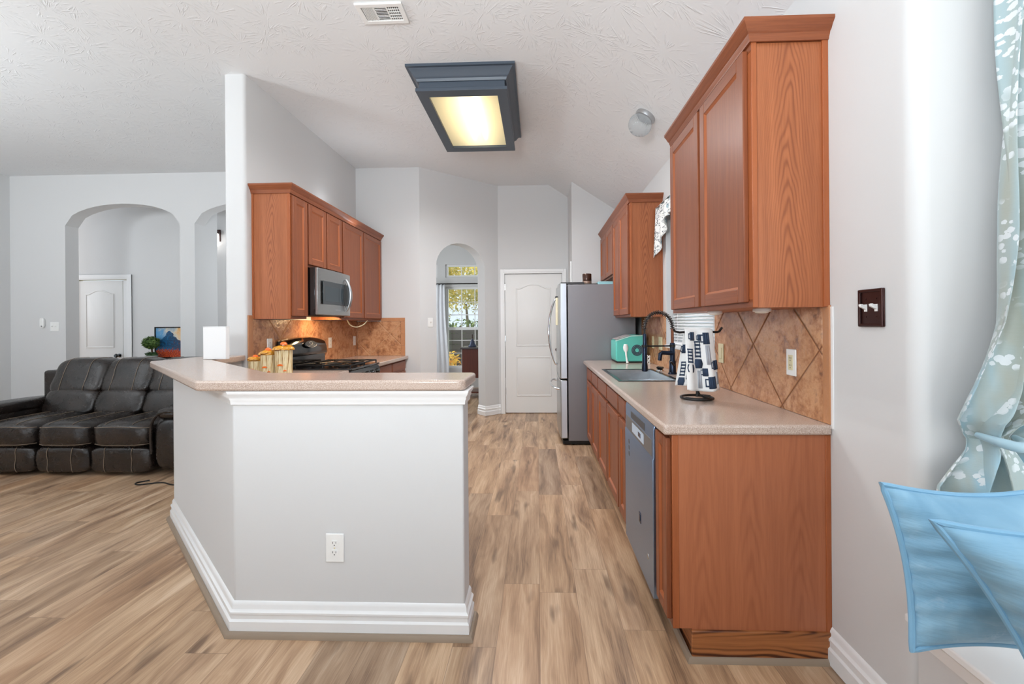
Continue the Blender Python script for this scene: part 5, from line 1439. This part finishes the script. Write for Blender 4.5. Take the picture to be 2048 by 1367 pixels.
MB().box(-5.20, -3.17, 3.86, 4.62, 0.05, 0.36).box(-5.18, -3.19, 4.40, 4.66, 0.36, 0.86).build('frame', M_leather, so, bevel=0.03, seg=3)
for x in (-5.12, -3.25):
    for y in (3.92, 4.55): MB().lathe([(0.03, 0), (0.03, 0.05)], (x, y, 0), (0, 0, 1), 14).build('foot', M_blackm, so)
for x0, x1 in zip(EDG[:-1], EDG[1:]):
    cushion('seat_cushion', x0, x1, 3.985, 0.305, 0.350, 0.112, 0.40, puff=0.018, lines=(0.27, 0.73), rng=(0.25, 0.80), hline=(0.62, -0.62))
    cushion('footrest_panel', x0, x1, 3.765, 0.075, 0.142, 0.112, 0.38, puff=0.006, lines=(0.27, 0.73), rng=(0.70, 1.30))
    cushion('lumbar_cushion', x0 - 0.01, x1 + 0.01, 4.33, 0.125, 0.555, 0.125, 0.42, tilt=0.35, puff=0.018)
    cushion('head_cushion', x0 - 0.015, x1 + 0.015, 4.43, 0.125, 0.800, 0.165, 0.40, tilt=0.40, puff=0.024, lines=(0.27, 0.73), rng=(0.42, 1.28))
for x0, x1, s_ in ((-3.385, -3.085, 1), (-5.285, -4.985, -1)):
    xc = (x0 + x1) / 2
    ar = MB().sbox((xc, 4.12, 0.29), (0.142, 0.44, 0.27), 0.42, 40, 22, fn=lambda p: (0, 0, 0.035 * (p.z > 0) * (1 - p.x * p.x) - 0.04 * (p.z > 0) * max(0, -p.y))).build('arm', M_leather, so, ang=80)
    MB().sbox((xc - 0.012 * s_, 4.10, 0.545), (0.132, 0.42, 0.062), 0.6, 36, 16).build('arm_pad', M_leather, ar, ang=80)
    pts = [(xc - 0.135 * s_, 3.70, 0.20), (xc - 0.135 * s_, 3.69, 0.36), (xc - 0.115 * s_, 3.685, 0.48), (xc - 0.05 * s_, 3.685, 0.555), (xc + 0.05 * s_, 3.685, 0.57), (xc + 0.12 * s_, 3.69, 0.53), (xc + 0.138 * s_, 3.69, 0.40), (xc + 0.120 * s_, 3.69, 0.15), (xc + 0.09 * s_, 3.70, 0.06)]
    MB().tube(smooth(pts, 6), 0.012, 8).build('welt', M_leather, ar)
cb = smooth([(-3.30, 3.60, 0.006), (-3.36, 3.54, 0.006), (-3.30, 3.50, 0.006), (-3.15, 3.55, 0.006), (-3.00, 3.50, 0.006), (-2.85, 3.56, 0.006)])
tag(MB().tube(cb, 0.0055, 8).build('power_cable', M_blackm), 'black power cable on floor in front of the sofa arm', 'cable')

cn = thing('console_table', 'low dark console table in foyer behind the sofa, holding plant and picture', 'table', (-5.4, 6.32, 0))
M_walnut = plain('dark_walnut', rgb(66, 48, 40), 0.4)
MB().box(-5.98, -4.80, 6.13, 6.50, 0.80, 0.835).build('table_top', M_walnut, cn, bevel=0.005)
for x in (-5.94, -4.84):
    for y in (6.16, 6.47): MB().box(x - 0.022, x + 0.022, y - 0.022, y + 0.022, 0, 0.80).build('leg', M_walnut, cn, bevel=0.003)
MB().box(-5.92, -4.86, 6.17, 6.46, 0.70, 0.80).build('apron', M_walnut, cn)
def art_mat():
    m, t, b = mat('mountain_picture'); N = Nt(t)
    x, y, z = N.xyz(N.obj())
    n1 = N.noise(N.comb(N.m('MULTIPLY', x, 1), 0, z), 9, 5, 0.65, 0.8)
    n2 = N.noise(N.comb(x, 0, z), 40, 4, 0.7, 0.5)
    sky = N.ramp(N.m('ADD', N.m('MULTIPLY', x, 1.2), N.m('ADD', n1, 0.05)), [(0.2, rgb(96, 160, 206)), (0.48, rgb(226, 214, 190)), (0.7, rgb(236, 176, 96)), (0.95, rgb(214, 120, 70))])
    ridge = N.m('ADD', N.m('SUBTRACT', 0.40, N.m('MULTIPLY', N.m('ABSOLUTE', N.m('ADD', x, 0.13)), 0.85)), N.m('MULTIPLY', N.m('SUBTRACT', n1, 0.5), 0.22))
    rock = N.ramp(N.m('ADD', N.m('MULTIPLY', n2, 0.8), N.m('MULTIPLY', x, 0.5)), [(0.2, rgb(34, 110, 160)), (0.4, rgb(34, 62, 92)), (0.55, rgb(120, 84, 80)), (0.7, rgb(214, 142, 96))])
    col = N.mix(N.m('LESS_THAN', z, ridge), sky, rock)
    tl_ = N.m('ADD', 0.13, N.m('MULTIPLY', N.m('SUBTRACT', n2, 0.5), 0.24))
    wood_ = N.ramp(N.noise(N.comb(x, 0, z), 70, 3), [(0.35, rgb(92, 30, 26)), (0.55, rgb(196, 70, 32)), (0.7, rgb(236, 120, 50))])
    col = N.mix(N.m('LESS_THAN', z, tl_), col, wood_)
    t.links.new(col, b.inputs['Base Color']); b.inputs['Roughness'].default_value = 0.35
    return m
pc = thing('framed_picture', 'black-framed colourful mountain landscape picture standing on console table behind the sofa', 'picture', (-5.36, 6.36, 0.835))
MB().holed((-5.72, 6.335, 0.836), (1, 0, 0), (0, 0, 1), (0, 0.03, 0), 0.72, 0.468, 0.016, 0.704, 0.016, 0.452).build('frame', M_black, pc, bevel=0.002)
MB().box(-5.706, -5.014, 6.348, 6.358, 0.850, 1.290).build('print', art_mat(), pc)

def leafball(mb, c, R, n, s, rnd, squash=1.0, shell=0.5):
    for _ in range(n):
        d = Vector((rnd.gauss(0, 1), rnd.gauss(0, 1), rnd.gauss(0, 1))).normalized()
        r = R * (shell + (1 - shell) * rnd.random() ** 0.5)
        p = Vector(c) + Vector((d.x * r, d.y * r, d.z * r * squash))
        a = Vector((rnd.gauss(0, 1), rnd.gauss(0, 1), rnd.gauss(0, 1))).normalized()
        b = (d + a * 0.8).cross(a).normalized()
        q = s * (0.6 + 0.8 * rnd.random())
        mb.add([p - a * q, p - b * q * 0.45, p + a * q, p + b * q * 0.45], [(0, 1, 2, 3)])
def leafmat(name, c1, c2, tr=0.35):
    m, t, b = mat(name); N = Nt(t)
    g = N('ShaderNodeNewGeometry', 8)
    rn = N('ShaderNodeTexWhiteNoise', 0, _p={'noise_dimensions': '1D'}, W=N.m('MULTIPLY', g, 91.7))
    col = N.mix(rn, c1, c2)
    t.links.new(col, b.inputs['Base Color']); b.inputs['Roughness'].default_value = 0.6
    tl = N('ShaderNodeBsdfTranslucent', Color=col)
    t.links.new(N('ShaderNodeMixShader', i0=tr, i1=b.outputs[0], i2=tl), t.nodes['Material Output'].inputs[0])
    return m
rnd = random.Random(3)
pl = thing('topiary_plant', 'small round green topiary plant in pale pot beside mountain picture', 'plant', (-5.66, 6.22, 0.835))
pq = (-5.66, 6.22)
MB().lathe([(0.045, 0.0), (0.075, 0.045), (0.080, 0.05), (0.070, 0.048), (0.005, 0.04)], (pq[0], pq[1], 0.836), (0, 0, 1), 24).build('pot', plain('pale_pot', rgb(206, 216, 216), 0.4), pl)
MB().tube([(pq[0], pq[1], 0.87), (pq[0] + 0.01, pq[1], 0.95), (pq[0], pq[1], 1.04)], 0.012, 8).build('stem', plain('stem_brown', rgb(78, 56, 40), 0.8), pl)
fo = MB(); leafball(fo, (pq[0] - 0.005, pq[1], 1.075), 0.105, 700, 0.022, rnd, 0.88, 0.35); fo.build('leaf_ball', leafmat('topiary_green', rgb(40, 74, 34), rgb(104, 134, 62), 0.15), pl)
fo = MB(); leafball(fo, (pq[0] + 0.01, pq[1], 0.905), 0.070, 160, 0.026, rnd, 0.5, 0.2); fo.build('base_leaves', leafmat('fern_green', rgb(34, 60, 34), rgb(70, 104, 60), 0.15), pl)
sc2 = thing('wall_sconce', 'lit glass wall sconce with dark cap seen through the right-hand living room arch', 'sconce', (-4.96, FY, 2.66))
MB().lathe([(0.10, 0.110), (0.105, 0.125), (0.10, 0.150), (0.03, 0.158)], (-4.96, FY - 0.115, 2.61), (0, 0, 1), 28).build('cap', M_bronze, sc2)
MB().lathe([(0.080, -0.07), (0.094, -0.06), (0.098, 0.02), (0.094, 0.112)], (-4.96, FY - 0.115, 2.61), (0, 0, 1), 28).build('glass_shade', emit('lit_ribbed_glass', (1.0, 0.98, 0.95, 1), 2.2), sc2)
MB().box(-5.02, -4.90, FY - 0.016, FY, 2.62, 2.80).tube([(-4.96, FY - 0.01, 2.755), (-4.96, FY - 0.115, 2.765)], 0.01, 8).build('bracket', M_bronze, sc2)

# ================================================================== DINING ROOM AND GARDEN
dc = thing('dining_curtain', 'pale grey curtain panel hanging left of the dining room window', 'curtain', (-1.96, 8.86, 0))
def dcur(u_, v_):
    z = 2.125 - 2.08 * v_
    return (-2.095 + 0.055 * v_ * 0 + (0.20 + 0.09 * v_) * u_ + 0.01 * math.sin(z * 3), 8.87 + 0.016 * math.sin(u_ * 17 + 0.5 * math.sin(z * 2)), z)
q = MB().grid(dcur, 60, 20).build('panel', plain('pale_grey_voile', rgb(228, 231, 236), 0.85), dc); q.modifiers.new('thickness', 'SOLIDIFY').thickness = 0.003
cr = thing('curtain_rod', 'thin black curtain rod above the dining room window', 'curtain rod', (-1.4, 8.87, 2.13))
MB().tube([(-2.35, 8.87, 2.135), (-0.45, 8.87, 2.135)], 0.013, 10).build('rod', M_blackm, cr)
for x in (-2.25, -0.55): MB().tube([(x, 8.87, 2.135), (x, 9.0, 2.135)], 0.008, 8).build('bracket', M_blackm, cr)
sb_ = thing('sideboard', 'reddish brown wooden sideboard on dark turned legs in the dining room', 'sideboard', (-0.85, 7.9, 0))
M_mahog = wood('mahogany', rgb(112, 56, 42), rgb(70, 32, 26), 0)
MB().box(-1.34, -0.30, 7.68, 8.16, 0.36, 0.868).build('case', M_mahog, sb_, bevel=0.004)
MB().box(-1.37, -0.27, 7.65, 8.19, 0.868, 0.90).build('top', plain('dark_top', rgb(70, 62, 64), 0.3), sb_, bevel=0.004)
for x in (-1.29, -0.35):
    for y in (7.73, 8.11):
        MB().lathe([(0.028, 0.0), (0.034, 0.03), (0.022, 0.05), (0.030, 0.10), (0.045, 0.17), (0.040, 0.22), (0.020, 0.25), (0.034, 0.28), (0.034, 0.36)], (x, y, 0), (0, 0, 1), 16).build('leg', M_blackm, sb_)
MB().box(-1.30, -0.34, 7.72, 8.12, 0.085, 0.112).build('shelf', M_mahog, sb_, bevel=0.003)
for x in (-0.82, ):
    MB().box(x - 0.24, x + 0.24, 7.667, 7.682, 0.42, 0.82).build('door', M_mahog, sb_, bevel=0.003)
bl2 = thing('bell_ornament', 'small dark bell-shaped ornament on top of the dining room sideboard', 'ornament', (-1.18, 7.86, 0.90))
MB().lathe([(0.075, 0.0), (0.078, 0.01), (0.050, 0.05), (0.030, 0.11), (0.016, 0.14), (0.002, 0.145)], (-1.18, 7.86, 0.901), (0, 0, 1), 24).build('bell', plain('bell_slate', rgb(62, 70, 92), 0.3, 0.3), bl2)
MB().lathe([(0.006, 0.145), (0.010, 0.16), (0.006, 0.20), (0.012, 0.215), (0.002, 0.228)], (-1.18, 7.86, 0.901), (0, 0, 1), 14).build('finial', M_bronze, bl2)

struct(MB().box(-14, 10, 9.2, 34, -0.35, -0.25).box(2.1, 12, -8, 9.2, -0.35, -0.25).build('ground_lawn', plain('lawn', rgb(120, 132, 70), 0.9)))
fe = thing('garden_fence', 'dark horizontal board fence seen through the dining room window', 'fence', (-3, 15.6, -0.25))
fm = MB()
for k in range(7): fm.box(-9, 3.5, 15.6, 15.63, -0.20 + 0.20 * k, -0.02 + 0.20 * k)
fm.build('boards', plain('weathered_fence', rgb(74, 66, 62), 0.85), fe)
for k in range(7): MB().box(-9 + 2.06 * k, -8.9 + 2.06 * k, 15.64, 15.74, -0.25, 1.25).build('post', plain('fence_post', rgb(84, 76, 70), 0.85), fe)
hg = thing('hedge', 'clipped green hedge behind the garden fence', 'hedge', (-3, 16.6, -0.25))
rnd = random.Random(11)
hm = MB()
for i in range(14): leafball(hm, (-7.2 + 0.72 * i, 16.6, 0.85), 0.72, 260, 0.085, rnd, 1.0, 0.6)
hm.build('foliage', leafmat('hedge_green', rgb(46, 78, 34), rgb(120, 146, 66)), hg)
MB().box(-7.6, 2.8, 16.5, 16.7, -0.25, 1.0).build('stems', plain('hedge_stems', rgb(56, 48, 36), 0.9), hg)
def tree(label, x, y, h, R, n, m_, seed, cs):
    t = thing('garden_tree', label, 'tree', (x, y, -0.25))
    r_ = random.Random(seed); f = MB(); tr = MB()
    tr.tube([(x, y, -0.27), (x + 0.1, y, h * 0.4), (x, y, h)], [0.10, 0.08, 0.04], 10)
    for k in range(cs):
        a = 2 * PI * k / cs + r_.random(); q = R * (0.35 + 0.5 * r_.random()); z = h * 0.85 + r_.random() * R * 1.6
        c = (x + q * math.cos(a), y + q * math.sin(a), z)
        leafball(f, c, R * 0.48, n, 0.085, r_, 0.8, 0.15)
    tr.build('trunk', plain('bark', rgb(128, 112, 92), 0.9), t); f.build('foliage', m_, t)
M_leaf_y = leafmat('autumn_leaf', rgb(168, 168, 84), rgb(240, 218, 130), 0.55)
tree('yellow-green leafy tree behind the hedge outside the dining window', -3.1, 18.9, 2.2, 2.0, 420, M_leaf_y, 5, 16)
for i, (x, y, lb) in enumerate(((-2.75, 12.6, 'left yellow autumn shrub in front of fence outside the dining window'), (-1.75, 12.9, 'right yellow autumn shrub in front of fence outside the dining window'))):
    t = thing('garden_shrub', lb, 'shrub', (x, y, -0.25), 'yellow shrubs by the fence')
    f = MB(); r_ = random.Random(20 + i); leafball(f, (x, y, 0.20), 0.52, 520, 0.06, r_, 0.75, 0.2)
    f.build('foliage', leafmat('golden_leaf', rgb(196, 140, 40), rgb(244, 210, 84), 0.45), t)
    MB().tube([(x, y, -0.27), (x + 0.03, y, 0.3)], [0.03, 0.015], 6).build('stem', plain('shrub_stem', rgb(84, 62, 44), 0.9), t)
